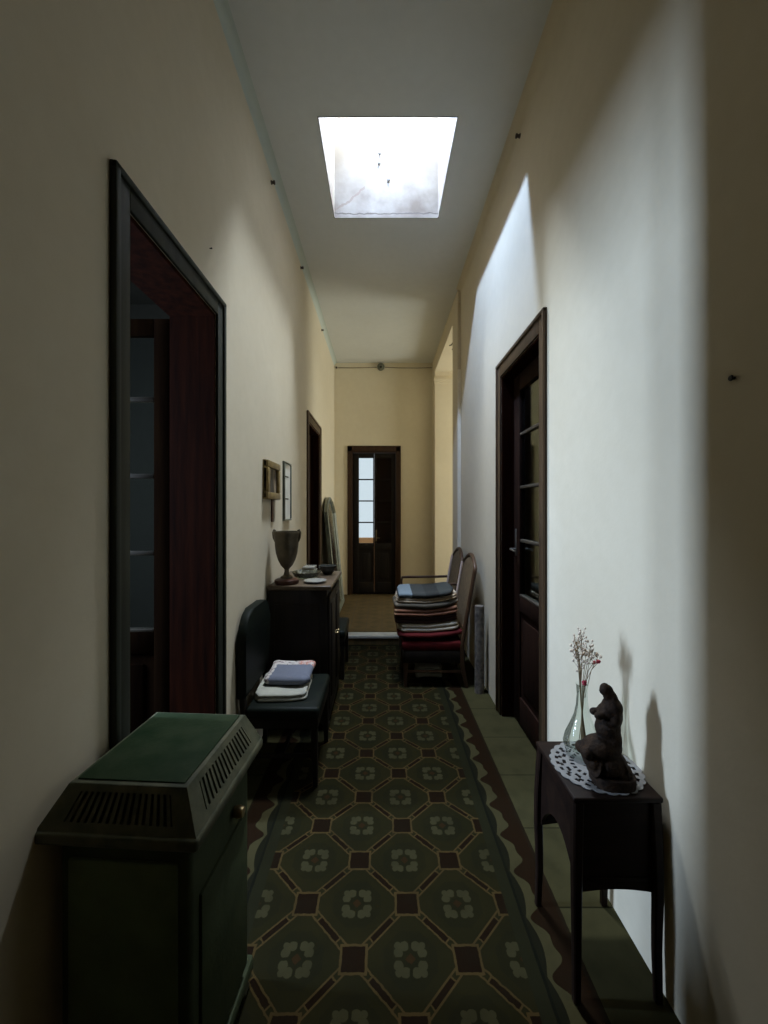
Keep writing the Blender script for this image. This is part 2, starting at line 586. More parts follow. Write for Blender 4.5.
# ------------------------------------------------------------------ the setting
# openings
D1 = dict(y0=1.315, y1=2.02, zt=2.545)          # near left door
D2 = dict(y0=4.54, y1=5.33, z0=HS, zt=2.56)     # far left door
D3 = dict(y0=2.328, y1=3.095, zt=2.585)         # right door
ARCH = dict(y0=5.04, y1=6.72, zt=3.87)
FD = dict(x0=-0.545, x1=0.272, zt=2.61)         # far door opening
YB = -1.3

w = MB()
w.box(XL - TL, XL, YB, D1['y0'], -0.02, ZC + 0.1)
w.box(XL - TL, XL, D1['y0'], D1['y1'], D1['zt'], ZC + 0.1)
w.box(XL - TL, XL, D1['y1'], D2['y0'], -0.02, ZC + 0.1)
w.box(XL - TL, XL, D2['y0'], D2['y1'], D2['zt'], ZC + 0.1)
w.box(XL - TL, XL, D2['y0'], D2['y1'], -0.02, D2['z0'])
w.box(XL - TL, XL, D2['y1'], YF, -0.02, ZC + 0.1)
struct(w, 'wall_left', M['wall'], 'cream plaster wall on the left with two dark doorways')

w = MB()
w.box(XR, XR + TR, YB, D3['y0'], -0.02, ZC + 0.1)
w.box(XR, XR + TR, D3['y0'], D3['y1'], D3['zt'], ZC + 0.1)
w.box(XR, XR + TR, D3['y1'], 4.70, -0.02, ZC + 0.1)
w.box(0.878, XR + TR, 4.70, ARCH['y0'], -0.02, ZC + 0.1)
w.box(0.878, XR + TR, ARCH['y0'], ARCH['y1'], ARCH['zt'], ZC + 0.1)
w.box(0.878, XR + TR, ARCH['y1'], YF, -0.02, ZC + 0.1)
struct(w, 'wall_right', M['wall'], 'cream plaster wall on the right lit by the skylight')
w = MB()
w.box(0.876, XR, 4.694, 4.7005, 0.0, 3.2)  # paler strip paints the bright light streak onto the pier's end face
struct(w, 'trim_pier_streak', M['pierstreak'], 'narrow pale strip painted as the light streak on the right pier edge')
# capital moulding of the far jamb
w = MB()
for zz, hh, oo in ((3.66, 0.05, 0.012), (3.71, 0.04, 0.022), (3.75, 0.03, 0.012)):
    w.box(0.878 - oo, XR + TR, ARCH['y1'] - oo, ARCH['y1'] + 0.1, zz, zz + hh, 0.004)
struct(w, 'trim_capital', M['wall'], 'moulded capital on the far jamb of the wide right opening')

w = MB()
w.box(XL - TL, FD['x0'], YF, YF + 0.25, -0.02, ZC + 0.1)
w.box(FD['x0'], FD['x1'], YF, YF + 0.25, FD['zt'], ZC + 0.1)
w.box(FD['x1'], 4.2, YF, YF + 0.25, -0.02, ZC + 0.1)
w.box(FD['x0'], FD['x1'], YF, YF + 0.25, -0.02, HS)
struct(w, 'wall_far', M['farwall'], 'warm cream end wall with the half glazed door')

w = MB()
w.box(XL - TL, XR + TR, YB - 0.2, YB, -0.02, ZC + 0.1)
struct(w, 'wall_back', M['wall'], 'plain wall behind the camera')

# skylight opening
SX0, SX1, SY0, SY1 = -0.415, 0.49, 2.64, 3.545
w = MB()
ST = 0.005
for (a, b, c_, d) in ((XL - TL, XR + TR, YB, SY0 - ST), (XL - TL, SX0 - ST, SY0 - ST, SY1 + ST), (SX1 + ST, XR + TR, SY0 - ST, SY1 + ST), (XL - TL, XR + TR, SY1 + ST, YF + 0.2)):
    w.box(a, b, c_, d, ZC, ZC + 0.12)
struct(w, 'ceiling', M['ceiling'], 'grey white flat ceiling with a square skylight opening')
ZT = 5.75
w = MB()
w.box(SX0 - ST, SX0, SY0 - ST, SY1 + ST, ZC - 0.002, ZT)
w.box(SX1, SX1 + ST, SY0 - ST, SY1 + ST, ZC - 0.002, ZT)
w.box(SX0, SX1, SY0 - ST, SY0, ZC - 0.002, ZT)
w.box(SX0, SX1, SY1, SY1 + ST, ZC - 0.002, ZT)
struct(w, 'wall_skylight', M['shaft'], 'stained white plaster sides of the skylight shaft')

# cove mouldings at the ceiling
for nm, xw, sgn, y1 in (('trim_cove_left', XL, 1, YF), ('trim_cove_right', XR, -1, 4.70)):
    w = MB()
    R = 0.055
    pts = [(xw, ZC - R)] + [(xw + sgn * R * (1 - math.cos(a)), ZC - R + R * math.sin(a)) for a in [PI / 2 * k / 6 for k in range(1, 7)]] + [(xw, ZC)]
    w.prism(pts, 'y', YB, y1)
    struct(w, nm, M['cove'] if sgn > 0 else M['wall'], 'narrow cove moulding between ceiling and %s wall' % ('left' if sgn > 0 else 'right'), smooth=True)

# floors
w = MB(); w.box(XL - TL, XR + TR, YB, YS, -0.12, 0.0)
struct(w, 'floor', M['floor'], 'patterned cement tile floor with octagons and scroll border')
w = MB(); w.box(XL - TL, 4.2, YS + 0.16, YF + 0.25, -0.12, HS)
struct(w, 'floor_far', M['farfloor'], 'ochre tiled floor one low step up before the end door')
w = MB()
w.box(XL, XR + TR, YS, YS + 0.16, HS - 0.030, HS, 0.006)
struct(w, 'trim_step', M['marble'], 'white marble nosing of the low step across the corridor', smooth=True)
w = MB(); w.box(XL, XR + TR, YS + 0.015, YS + 0.16, -0.02, HS - 0.031)
struct(w, 'trim_riser', M['farfloor'], 'riser under the white marble step')

# side room on the left, with the narrow window that sends light through the open door
LX = -3.7
w = MB()
w.box(LX - 0.1, XL - TL, -0.6, -0.5, -0.02, 3.6)
w.box(LX - 0.1, XL - TL, 4.0, 4.1, -0.02, 3.6)
WL = dict(y0=1.15, y1=1.72, z0=1.2, z1=2.75)
w.box(LX - 0.1, LX, -0.5, WL['y0'], -0.02, 3.6)
w.box(LX - 0.1, LX, WL['y1'], 4.0, -0.02, 3.6)
w.box(LX - 0.1, LX, WL['y0'], WL['y1'], -0.02, WL['z0'])
w.box(LX - 0.1, LX, WL['y0'], WL['y1'], WL['z1'], 3.6)
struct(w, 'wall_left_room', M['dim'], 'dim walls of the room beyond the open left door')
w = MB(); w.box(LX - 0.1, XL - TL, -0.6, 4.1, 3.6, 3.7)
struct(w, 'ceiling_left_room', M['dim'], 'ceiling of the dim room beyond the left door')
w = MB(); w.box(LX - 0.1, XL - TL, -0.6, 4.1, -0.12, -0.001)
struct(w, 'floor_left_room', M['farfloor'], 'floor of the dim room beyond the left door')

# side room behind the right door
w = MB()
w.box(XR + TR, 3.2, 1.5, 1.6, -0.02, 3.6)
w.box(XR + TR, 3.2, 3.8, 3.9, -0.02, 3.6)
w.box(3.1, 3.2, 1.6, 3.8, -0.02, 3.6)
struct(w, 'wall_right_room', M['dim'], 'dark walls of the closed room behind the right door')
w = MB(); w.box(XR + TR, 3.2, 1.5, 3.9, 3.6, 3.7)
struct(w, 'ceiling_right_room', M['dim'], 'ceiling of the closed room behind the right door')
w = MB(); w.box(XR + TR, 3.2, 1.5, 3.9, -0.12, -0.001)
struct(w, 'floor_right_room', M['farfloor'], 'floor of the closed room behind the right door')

# hall beyond the wide opening on the right
w = MB()
w.box(XR + TR, 4.2, 4.3, 4.4, -0.02, ZC + 0.1)
w.box(4.1, 4.2, 4.4, 5.2, -0.02, ZC + 0.1)
w.box(4.1, 4.2, 6.6, YF, -0.02, ZC + 0.1)
w.box(4.1, 4.2, 5.2, 6.6, -0.02, 0.9)
w.box(4.1, 4.2, 5.2, 6.6, 3.3, ZC + 0.1)
struct(w, 'wall_hall', M['farwall'], 'cream walls of the bright hall off the corridor')
w = MB(); w.box(XR + TR, 4.2, 4.3, YF + 0.25, ZC + 0.1, ZC + 0.2)
struct(w, 'ceiling_hall', M['ceiling'], 'ceiling of the hall off the corridor')
w = MB(); w.box(XR + TR, 4.2, 4.3, YS + 0.16, -0.12, HS)
struct(w, 'floor_hall', M['farfloor'], 'floor of the hall off the corridor')

# terrace outside the end door
w = MB(); w.box(-3, 2, 8.55, 8.7, -0.1, 0.98)
struct(w, 'wall_terrace', M['terracotta'], 'low orange terrace wall seen through the end door')
w = MB(); w.box(-4, 3, YF + 0.26, 8.55, -0.1, HS - 0.02)
struct(w, 'floor_terrace', M['terracotta'], 'terrace floor outside the end door')

# ------------------------------------------------------------------ doors
def casing(parent, mat, face, sgn, y0, y1, z0, zt, depth, cw=0.088, ct=0.11, proud=0.014):
    """moulded casing round an opening in a side wall; face = x of wall, sgn = direction into corridor"""
    m = MB()
    xa, xb = sorted((face + sgn * 0.0005, face + sgn * proud))
    m.box(xa, xb, y0 - cw, y0, z0, zt + ct, 0.004)
    m.box(xa, xb, y1, y1 + cw, z0, zt + ct, 0.004)
    m.box(xa, xb, y0, y1, zt, zt + ct, 0.004)
    # raised outer bead
    xa, xb = sorted((face + sgn * 0.001, face + sgn * (proud + 0.010)))
    m.box(xa, xb, y0 - cw, y0 - cw + 0.026, z0, zt + ct, 0.006)
    m.box(xa, xb, y1 + cw - 0.026, y1 + cw, z0, zt + ct, 0.006)
    m.box(xa, xb, y0 - cw, y1 + cw, zt + ct - 0.026, zt + ct, 0.006)
    fr = m.build('door_frame', mat, parent)
    # jamb lining
    m = MB()
    xa, xb = sorted((face, face - sgn * depth))
    m.box(xa, xb, y0, y0 + 0.018, z0, zt - 0.018)
    m.box(xa, xb, y1 - 0.018, y1, z0, zt - 0.018)
    m.box(xa, xb, y0, y1, zt - 0.018, zt)
    m.build('jamb_lining', M['jamb'], fr)
    return fr


def glazed_leaf(parent, mats, wid, h, t, cuts, zb, ztop, stile, name='door_leaf', bar=0.022, stile2=None):
    """leaf in its own local frame: x 0..wid, y 0..t, z 0..h; panes zb..ztop in given rows; lower raised panel"""
    stile2 = stile if stile2 is None else stile2
    m = MB()
    m.box(0, stile, 0, t, 0, h, 0.003)
    m.box(wid - stile2, wid, 0, t, 0, h, 0.003)
    m.box(stile, wid - stile2, 0, t, ztop, h, 0.003)
    m.box(stile, wid - stile2, 0, t, zb - 0.11, zb, 0.003)
    m.box(stile, wid - stile2, 0, t, 0, 0.2, 0.003)
    m.box(stile, wid - stile2, t * 0.3, t * 0.7, 0.2, zb - 0.11)
    m.box(stile + 0.05, wid - stile2 - 0.05, t * 0.12, t * 0.88, 0.25, zb - 0.16, 0.012)
    leaf = m.build(name, mats[0], parent)
    b = MB()
    for zz in cuts:
        b.box(stile, wid - stile2, 0.002, t - 0.002, zz - bar / 2, zz + bar / 2, 0.004)
    b.box(stile, wid - stile2, 0.0, t, zb, zb + 0.014, 0.003)
    b.build('glazing_bars', mats[1], leaf)
    g = MB()
    g.box(stile, wid - stile2, t * 0.45, t * 0.55, zb, ztop)
    g.build('glass_panes', M['pane'], leaf, smooth=False)
    return leaf

# near left door: both leaves folded back into the room
d1 = thing('door_1', 'near left doorway with leaves folded back into a dim room', 'door', kind='structure')
casing(d1, M['casing'], XL, 1, D1['y0'], D1['y1'], 0.0, D1['zt'], TL, 0.085, 0.093)
lw = 0.40
l = glazed_leaf(d1, (M['leaf'], M['bar']), 0.47, 2.51, 0.04, (1.338, 1.725, 2.110), 0.945, 2.43, 0.085)
l.location = (XL - TL - 0.005, 2.062, 0.015); l.rotation_euler = (0, 0, PI)
l = glazed_leaf(d1, (M['leaf'], M['bar']), 0.34, 2.51, 0.04, (1.338, 1.725, 2.110), 0.945, 2.43, 0.085)
l.location = (XL - TL - 0.005, 1.312, 0.015); l.rotation_euler = (0, 0, PI)

# far left door, closed
d2 = thing('door_2', 'dark closed door in the left wall beyond the cabinet', 'door', kind='structure')
casing(d2, M['casing_r'], XL, 1, D2['y0'], D2['y1'], D2['z0'], D2['zt'], 0.16)
m = MB()
m.box(XL - 0.15, XL - 0.11, D2['y0'] + 0.018, D2['y1'] - 0.018, D2['z0'], D2['zt'] - 0.018)
for (a, b) in ((0.3, 1.1), (1.25, 2.4)):
    m.box(XL - 0.118, XL - 0.1, D2['y0'] + 0.12, D2['y0'] + 0.36, a, b, 0.008)
    m.box(XL - 0.118, XL - 0.1, D2['y1'] - 0.36, D2['y1'] - 0.12, a, b, 0.008)
m.build('door_leaf', M['door'], d2)

# right door, closed, recessed
d3 = thing('door_3', 'dark brown door in the right wall with four glass panes', 'door', kind='structure')
casing(d3, M['casing_r'], XR, -1, D3['y0'], D3['y1'], 0.0, D3['zt'], 0.13)
lf = glazed_leaf(d3, (M['door'], M['bar']), D3['y1'] - D3['y0'] - 0.04, 2.55, 0.04, (1.338, 1.725, 2.110), 0.935, 2.43, 0.13)
lf.location = (1.04, D3['y0'] + 0.02, 0.01); lf.rotation_euler = (0, 0, PI / 2)
m = MB()
yy = 0.665
m.box(yy - 0.014, yy + 0.014, 0.04, 0.046, 1.22, 1.42, 0.002)
m.tube([(yy, 0.044, 1.27), (yy, 0.085, 1.27)], 0.008)
m.tube([(yy, 0.085, 1.27), (yy - 0.05, 0.088, 1.268), (yy - 0.1, 0.085, 1.262)], [0.008, 0.007, 0.006])
m.build('handle', M['steel'], lf)

# far door: two leaves, half glazed
d4 = thing('door_4', 'half glazed double door in the end wall, bright panes on its left', 'door', kind='structure')
m = MB()
zt = FD['zt']
for (a, b) in ((FD['x0'] - 0.055, FD['x0'] + 0.03), (FD['x1'] - 0.03, FD['x1'] + 0.055)):
    m.box(a, b, YF - 0.025, YF - 0.0005, HS, zt + 0.06, 0.004)
m.box(FD['x0'] - 0.055, FD['x1'] + 0.055, YF - 0.025, YF - 0.0005, zt - 0.02, zt + 0.075, 0.004)
m.box(FD['x0'] + 0.001, FD['x0'] + 0.03, YF, YF + 0.14, HS, zt)
m.box(FD['x1'] - 0.03, FD['x1'] - 0.001, YF, YF + 0.14, HS, zt)
m.box(FD['x0'] + 0.001, FD['x1'] - 0.001, YF, YF + 0.14, zt - 0.04, zt - 0.001)
m.build('door_frame', M['farframe'], d4)
FCUT = tuple(0.87 + (2.377 - 0.87) * k / 4 for k in (1, 2, 3))
hw = (FD['x1'] - FD['x0'] - 0.066) / 2
lfa = glazed_leaf(d4, (M['ebony'], M['ebony']), hw, zt - 0.05 - HS, 0.04, FCUT, 0.87, 2.377, 0.108, stile2=0.018)
lfa.location = (FD['x0'] + 0.032, YF + 0.045, HS + 0.005)
lfb = glazed_leaf(d4, (M['ebony'], M['ebony']), hw, zt - 0.05 - HS, 0.04, FCUT, 0.87, 2.377, 0.034, stile2=0.075)
lfb.location = (FD['x0'] + 0.034 + hw, YF + 0.045, HS + 0.005)
m = MB()
m.box(0.03, hw - 0.02, 0.05, 0.075, 0.6, 2.42, 0.003)
m.build('inner_shutter', M['door'], lfb)
m = MB()
m.box(0.025, 0.045, -0.006, 0, 0.92, 1.12, 0.002)
m.tube([(0.035, -0.004, 0.98), (0.035, -0.045, 0.98), (0.10, -0.05, 0.978)], 0.007)
m.build('handle', M['brass'], lfb)

# ------------------------------------------------------------------ heater
def build_heater():
    x0, x1, y0, y1 = -0.765, -0.375, 0.868, 1.265
    cx, cy = (x0 + x1) / 2, (y0 + y1) / 2
    K = 1.10
    t = thing('gas_heater', 'squat green enamel heater with louvred hip lid at lower left', 'heater', (cx * K + 0.006, cy * K, 0), math.radians(-3.5))
    hx, hy = K * (x1 - x0) / 2 - 0.010, K * (y1 - y0) / 2
    # body
    m = MB()
    bx, by = hx - 0.036, hy - 0.036
    m.box(-bx, bx, -by, by, 0.055, 0.772, 0.018, 3)
    m.box(-bx - 0.012, bx + 0.012, -by - 0.012, by + 0.012, 0.04, 0.085, 0.008)
    m.box(-bx + 0.008, bx - 0.008, -by + 0.008, by - 0.008, 0.74, 0.79)
    m.build('body', M['enamel_body'], t)
    for sx in (-1, 1):
        for sy in (-1, 1):
            m = MB()
            m.rods([(sx * (bx - 0.02), sy * (by - 0.02), 0.0), (sx * (bx - 0.03), sy * (by - 0.03), 0.045)], [0.024, 0.02], [0.024, 0.02])
            m.build('foot', M['enamel_edge'], t)
    # front panel frame + grille bars on the front (towards the camera) and the side
    m = MB()
    m.box(-bx + 0.03, bx - 0.03, -by - 0.008, -by + 0.004, 0.14, 0.715, 0.005)
    m.build('front_panel', M['enamel_front_lit'], t)
    m = MB()
    m.box(bx - 0.004, bx + 0.009, -by + 0.04, by - 0.04, 0.12, 0.60, 0.005)
    m.build('side_panel', M['enamel_body'], t)
    # lid
    zr0, zr1, zp = 0.766, 0.800, 0.888
    ix, iy0, iy1 = hx - 0.052, hy - 0.050, hy - 0.030
    lid = MB()
    lid.box(-hx, hx, -hy, hy, zr0, zr1, 0.010, 3)
    lid.box(-ix, ix, -iy0, iy1, zp - 0.012, zp, 0.005)
    lido = lid.build('lid', M['enamel_edge'], t)
    pl = MB()
    pl.box(-ix + 0.012, ix - 0.012, -iy0 + 0.012, iy1 - 0.012, zp + 0.0002, zp + 0.004, 0.002)
    pl.build('lid_plate', M['enamel'], lido)
    # hip corners: four solid corner wedges plus borders; louvre slats between them, dark void behind
    A = [(-hx + 0.006, -hy + 0.006), (hx - 0.006, -hy + 0.006), (hx - 0.006, hy - 0.006), (-hx + 0.006, hy - 0.006)]
    B = [(-ix, -iy0), (ix, -iy0), (ix, iy1), (-ix, iy1)]
    fr = MB()
    louvres = []
    for k in range(4):
        sl = MB()
        a0, a1 = Vector((*A[k], zr1)), Vector((*A[(k + 1) % 4], zr1))
        b0, b1 = Vector((*B[k], zp - 0.002)), Vector((*B[(k + 1) % 4], zp - 0.002))
        inw = (Vector((0, 0, 0.83)) - (a0 + a1 + b0 + b1) / 4)
        nrm = (a1 - a0).cross(b0 - a0).normalized()
        th = -nrm * 0.006
        if nrm.z < 0: th = nrm * 0.006

        def P(s, r):
            return (a0.lerp(a1, s)).lerp(b0.lerp(b1, s), r)

        def quad(mb, s0, s1, r0, r1, s0b=None, s1b=None):
            s0b = s0 if s0b is None else s0b
            s1b = s1 if s1b is None else s1b
            q = [P(s0, r0), P(s1, r0), P(s1b, r1), P(s0b, r1)]
            mb.ring_skin([q, [p + th for p in q]], True)
        e = 0.14
        quad(fr, 0, e, 0, 1)
        quad(fr, 1 - e, 1, 0, 1)
        quad(fr, e, 1 - e, 0, 0.20)
        quad(fr, e, 1 - e, 0.84, 1)
        n = 15
        for i in range(n):
            s = e + (1 - 2 * e) * (i + 0.5) / n
            hw_ = (1 - 2 * e) / n * 0.26
            quad(sl, s - hw_, s + hw_, 0.19, 0.85)
        louvres.append(sl)
    fr.build('hip_frame', M['enamel_edge'], lido, smooth=False)
    for sl in louvres:
        sl.build('louvre_grille', M['enamel_edge'], lido, smooth=False)
    v = MB()
    v.box(-ix + 0.02, ix - 0.02, -iy0 + 0.02, iy1 - 0.02, zr1 + 0.0005, zp - 0.014)
    v.build('lid_void_fill', M['voidblack'], lido, smooth=False)  # near-black box standing in for the dark void behind the slats
    # valve knob and hose at the right side
    k = MB()
    k.lathe([(0.0, 0.0), (0.016, 0.0), (0.018, 0.012), (0.014, 0.026), (0.0, 0.028)], (bx + 0.006, 0.06, 0.66), 16, 'x')
    k.build('valve_knob', M['brass'], t)
    return t

build_heater()

# ------------------------------------------------------------------ side table right
def build_side_table():
    x0, x1, y0, y1, zt = 0.612, 0.900, 1.292, 1.615, 0.65
    cx, cy = (x0 + x1) / 2, (y0 + y1) / 2
    t = thing('side_table', 'small dark wooden side table with deep apron at right wall', 'table', (cx, cy, 0))
    hx, hy = (x1 - x0) / 2, (y1 - y0) / 2
    m = MB(); m.box(-hx, hx, -hy, hy, zt - 0.018, zt, 0.006, 3)
    m.build('tabletop', M['mahog'], t)
    # apron: end boards straight, long sides cut to a curve
    m = MB()
    bx, by = hx - 0.014, hy - 0.014
    zb = 0.335
    for sy in (-1, 1):
        n = 10
        pts = [(-bx, zt - 0.0185), (bx, zt - 0.0185)]
        pts += [(bx - 2 * bx * k / n, zb + 0.012 * math.sin(PI * k / n)) for k in range(n + 1)]
        a, b = sorted((sy * by, sy * (by - 0.014)))
        m.prism(pts, 'y', a, b)
    for sx in (-1, 1):
        n = 12
        pts = [(-by + 0.0141, zt - 0.0185), (by - 0.0141, zt - 0.0185)]
        pts += [(by - 0.0141 - 2 * (by - 0.0141) * k / n, zb + 0.02 + 0.10 * math.sin(PI * k / n) ** 0.8) for k in range(n + 1)]
        a, b = sorted((sx * bx, sx * (bx - 0.014)))
        m.prism(pts, 'x', a, b)
    m.box(-bx + 0.015, bx - 0.015, -by + 0.015, by - 0.015, 0.46, 0.47)
    m.box(-0.1, 0.1, -by - 0.004, -by, 0.375, 0.385, 0.002)
    m.build('apron', M['mahog'], t)
    for sx in (-1, 1):
        for sy in (-1, 1):
            m = MB()
            pts, hh = [], []
            for k in range(9):
                s = k / 8
                z = zt - 0.02 - (zt - 0.02) * s
                bow = 0.010 * math.sin(PI * s * 1.1) + (0.014 * max(0, s - 0.7) / 0.3 if True else 0)
                kx = 0.0 if sx > 0 else -1
                pts.append((sx * (bx - 0.006) + (kx * bow if sx < 0 else bow * 0.2), sy * (by - 0.006 + bow * 1.6), z))
                hh.append(0.017 - 0.006 * s)
            m.rods(pts, hh, hh)
            m.build('leg', M['mahog'], t)
    return t

build_side_table()

# doily
def build_doily():
    m = MB()
    bm = m.bm
    NA, rings = 96, [0.0, 0.02, 0.045, 0.07, 0.085, 0.098, 0.110, 0.122, 0.134, 0.146]
    grid = []
    for i, r in enumerate(rings):
        row = []
        for j in range(NA):
            a = 2 * PI * j / NA
            rr = r
            if i == len(rings) - 1:
                rr = r + 0.007 * abs(math.sin(a * 12))
            row.append(bm.verts.new((rr * math.cos(a), rr * math.sin(a), 0)) if i else None)
        grid.append(row)
    c = bm.verts.new((0, 0, 0))
    for j in range(NA):
        bm.faces.new((c, grid[1][j], grid[1][(j + 1) % NA]))
    for i in range(1, len(rings) - 1):
        for j in range(NA):
            hole = (i == 3 and j % 4 in (1, 2)) or (i == 5 and j % 6 in (1, 2, 3)) or (i == 6 and j % 6 in (4, 5)) or (i == 7 and j % 4 in (1, 2))
            if hole: continue
            bm.faces.new((grid[i][j], grid[i][(j + 1) % NA], grid[i + 1][(j + 1) % NA], grid[i + 1][j]))
    bm.normal_update()
    bmesh.ops.solidify(bm, geom=bm.faces[:], thickness=0.0018)
    o = m.build('doily', M['lace'], smooth=False)
    zs = [v.co.z for v in o.data.vertices]
    o.location = (0.765, 1.452, 0.651 - min(zs))
    tag(o, 'round white lace doily on the small dark side table', 'doily')

build_doily()
ZD = 0.6535

# vase with dried flowers
def build_vase():
    x, y = 0.752, 1.522
    t = thing('glass_vase', 'clear greenish glass vase with slim neck on lace doily', 'vase', (x, y, ZD))
    prof = [(0.0006, 0.004), (0.03, 0.002), (0.050, 0.0015), (0.062, 0.020), (0.066, 0.042), (0.060, 0.070), (0.045, 0.105), (0.029, 0.145),
            (0.021, 0.185), (0.0185, 0.225), (0.0205, 0.258), (0.023, 0.264)]
    inner = [(r - 0.004, z) for r, z in reversed(prof)]
    inner = [(max(r, 0.002), max(z, 0.007)) for r, z in inner]
    m = MB(); m.lathe(prof, (0, 0, 0), 40, caps=False)
    m.build('vase_body', M['vaseglass'], t)
    f = thing('dried_flower_bunch', 'sparse dried flowers, beige and dark pink, in glass vase', 'flowers', (x, y, ZD + 0.012))
    rnd = random.Random(3)
    for k in range(13):
        ang = rnd.uniform(0, 2 * PI)
        sp = rnd.uniform(0.2, 1.0)
        H = rnd.uniform(0.33, 0.445)
        ex, ey = 0.052 * sp * math.cos(ang) + 0.012, 0.045 * sp * math.sin(ang)
        bx_, by_ = 0.02 * math.cos(ang + 2.5), 0.02 * math.sin(ang + 2.5)
        pts = [(bx_, by_, 0.0), (0.004 * math.cos(ang), 0.004 * math.sin(ang), 0.17), (0.009 * math.cos(ang), 0.009 * math.sin(ang), 0.255), (ex * 0.6, ey * 0.6, 0.255 + (H - 0.255) * 0.5), (ex, ey, H)]
        m = MB(); m.tube(pts, [0.0014, 0.0013, 0.0012, 0.0010, 0.0007], 5)
        st = m.build('flower_stem', M['stem'], f)
        b = MB()
        tw = MB()
        for q in range(9):
            s = rnd.uniform(0.35, 1.0)
            p0 = Vector((ex * (0.6 + 0.4 * s), ey * (0.6 + 0.4 * s), 0.255 + (H - 0.255) * (0.5 + 0.5 * s)))
            p = p0 + Vector((rnd.uniform(-0.022, 0.022), rnd.uniform(-0.022, 0.022), rnd.uniform(0.0, 0.03)))
            tw.tube([p0 - Vector((0, 0, 0.01)), p], 0.0006, 4)
            r = rnd.uniform(0.0028, 0.0048)
            b.ball(p, (r, r, r * 1.25), seg=8)
        tw.build('twigs', M['stem'], st)
        b.build('blossoms', M['bud'], st)
    for (p, r) in (((0.000, -0.016, 0.262), 0.0105), ((0.058, -0.006, 0.335), 0.009), ((0.05, 0.01, 0.328), 0.007)):
        m = MB()
        m.tube([(p[0] * 0.15, p[1] * 0.5, 0.20), (p[0] * 0.55, p[1] * 0.8, p[2] - 0.03), p], 0.0012, 5)
        st = m.build('flower_stem', M['stem'], f)
        b = MB()
        for q in range(7):
            d = Vector((rnd.uniform(-1, 1), rnd.uniform(-1, 1), rnd.uniform(-0.6, 1))).normalized() * r * 0.55
            b.ball(Vector(p) + d, r * 0.55, seg=8)
        tag(b.build('blossoms', M['redbud'], st), 'dark pink blossom')

build_vase()

# figurine
def build_figurine():
    x, y = 0.766, 1.368
    t = thing('figurine', 'dark carved figurine of a kneeling draped woman on lace doily', 'statue', (x, y, ZD))
    k = 0.000402

    def E(cx, cy, rx, rz, ry, dy=0.0, ry_ang=0.0):
        m.ball(((cx - 330) * k, dy * k, (955 - cy) * k), (rx * k, ry * k, rz * k), Matrix.Rotation(ry_ang, 3, 'Y'), seg=24)
    m = MB()
    E(298, 182, 44, 55, 42)                   # head
    E(258, 192, 13, 11, 10)                   # nose
    E(268, 212, 16, 10, 14)                   # chin
    E(325, 195, 40, 52, 46)                   # hair, gathered behind
    E(318, 240, 34, 50, 34)                   # neck
    E(362, 250, 38, 70, 50, 0, -0.35)         # veil falling to the shoulder
    E(358, 330, 78, 85, 92)                   # shoulders
    E(305, 365, 62, 62, 80)                   # chest
    E(228, 385, 42, 33, 34, 38); E(228, 385, 42, 33, 34, -38)
    E(392, 400, 48, 105, 60)                  # back drapery
    E(350, 400, 62, 90, 105)                  # upper arms
    E(300, 470, 60, 28, 116, 0, 0.25)         # forearms in front
    E(320, 505, 102, 100, 92)                 # waist
    E(350, 600, 78, 140, 95)
    E(270, 660, 165, 95, 120)                 # thighs
    E(118, 690, 46, 52, 52, 46); E(118, 690, 46, 52, 52, -46)   # knees
    E(180, 770, 60, 70, 105)
    E(320, 790, 150, 110, 130)                # drapery over the lower legs
    E(400, 860, 112, 80, 120)
    for j in range(5):                        # folds
        E(200 + j * 55, 800, 12, 110, 128, 0, 0.25 - j * 0.12)
    o = m.build('figure', M['bronze'], t)
    r = o.modifiers.new('r', 'REMESH'); r.mode = 'VOXEL'; r.voxel_size = 0.0036; r.use_smooth_shade = True
    s = o.modifiers.new('s', 'SMOOTH'); s.iterations = 9; s.factor = 0.5
    m = MB()
    pts = []
    for j in range(20):
        a = 2 * PI * j / 20
        pts.append(((25 + 165 * math.copysign(abs(math.cos(a)) ** 0.7, math.cos(a))) * k, 150 * k * math.copysign(abs(math.sin(a)) ** 0.7, math.sin(a))))
    m.prism(pts, 'z', 0.0, 0.034)
    m.build('plinth', M['bronze'], t)

build_figurine()

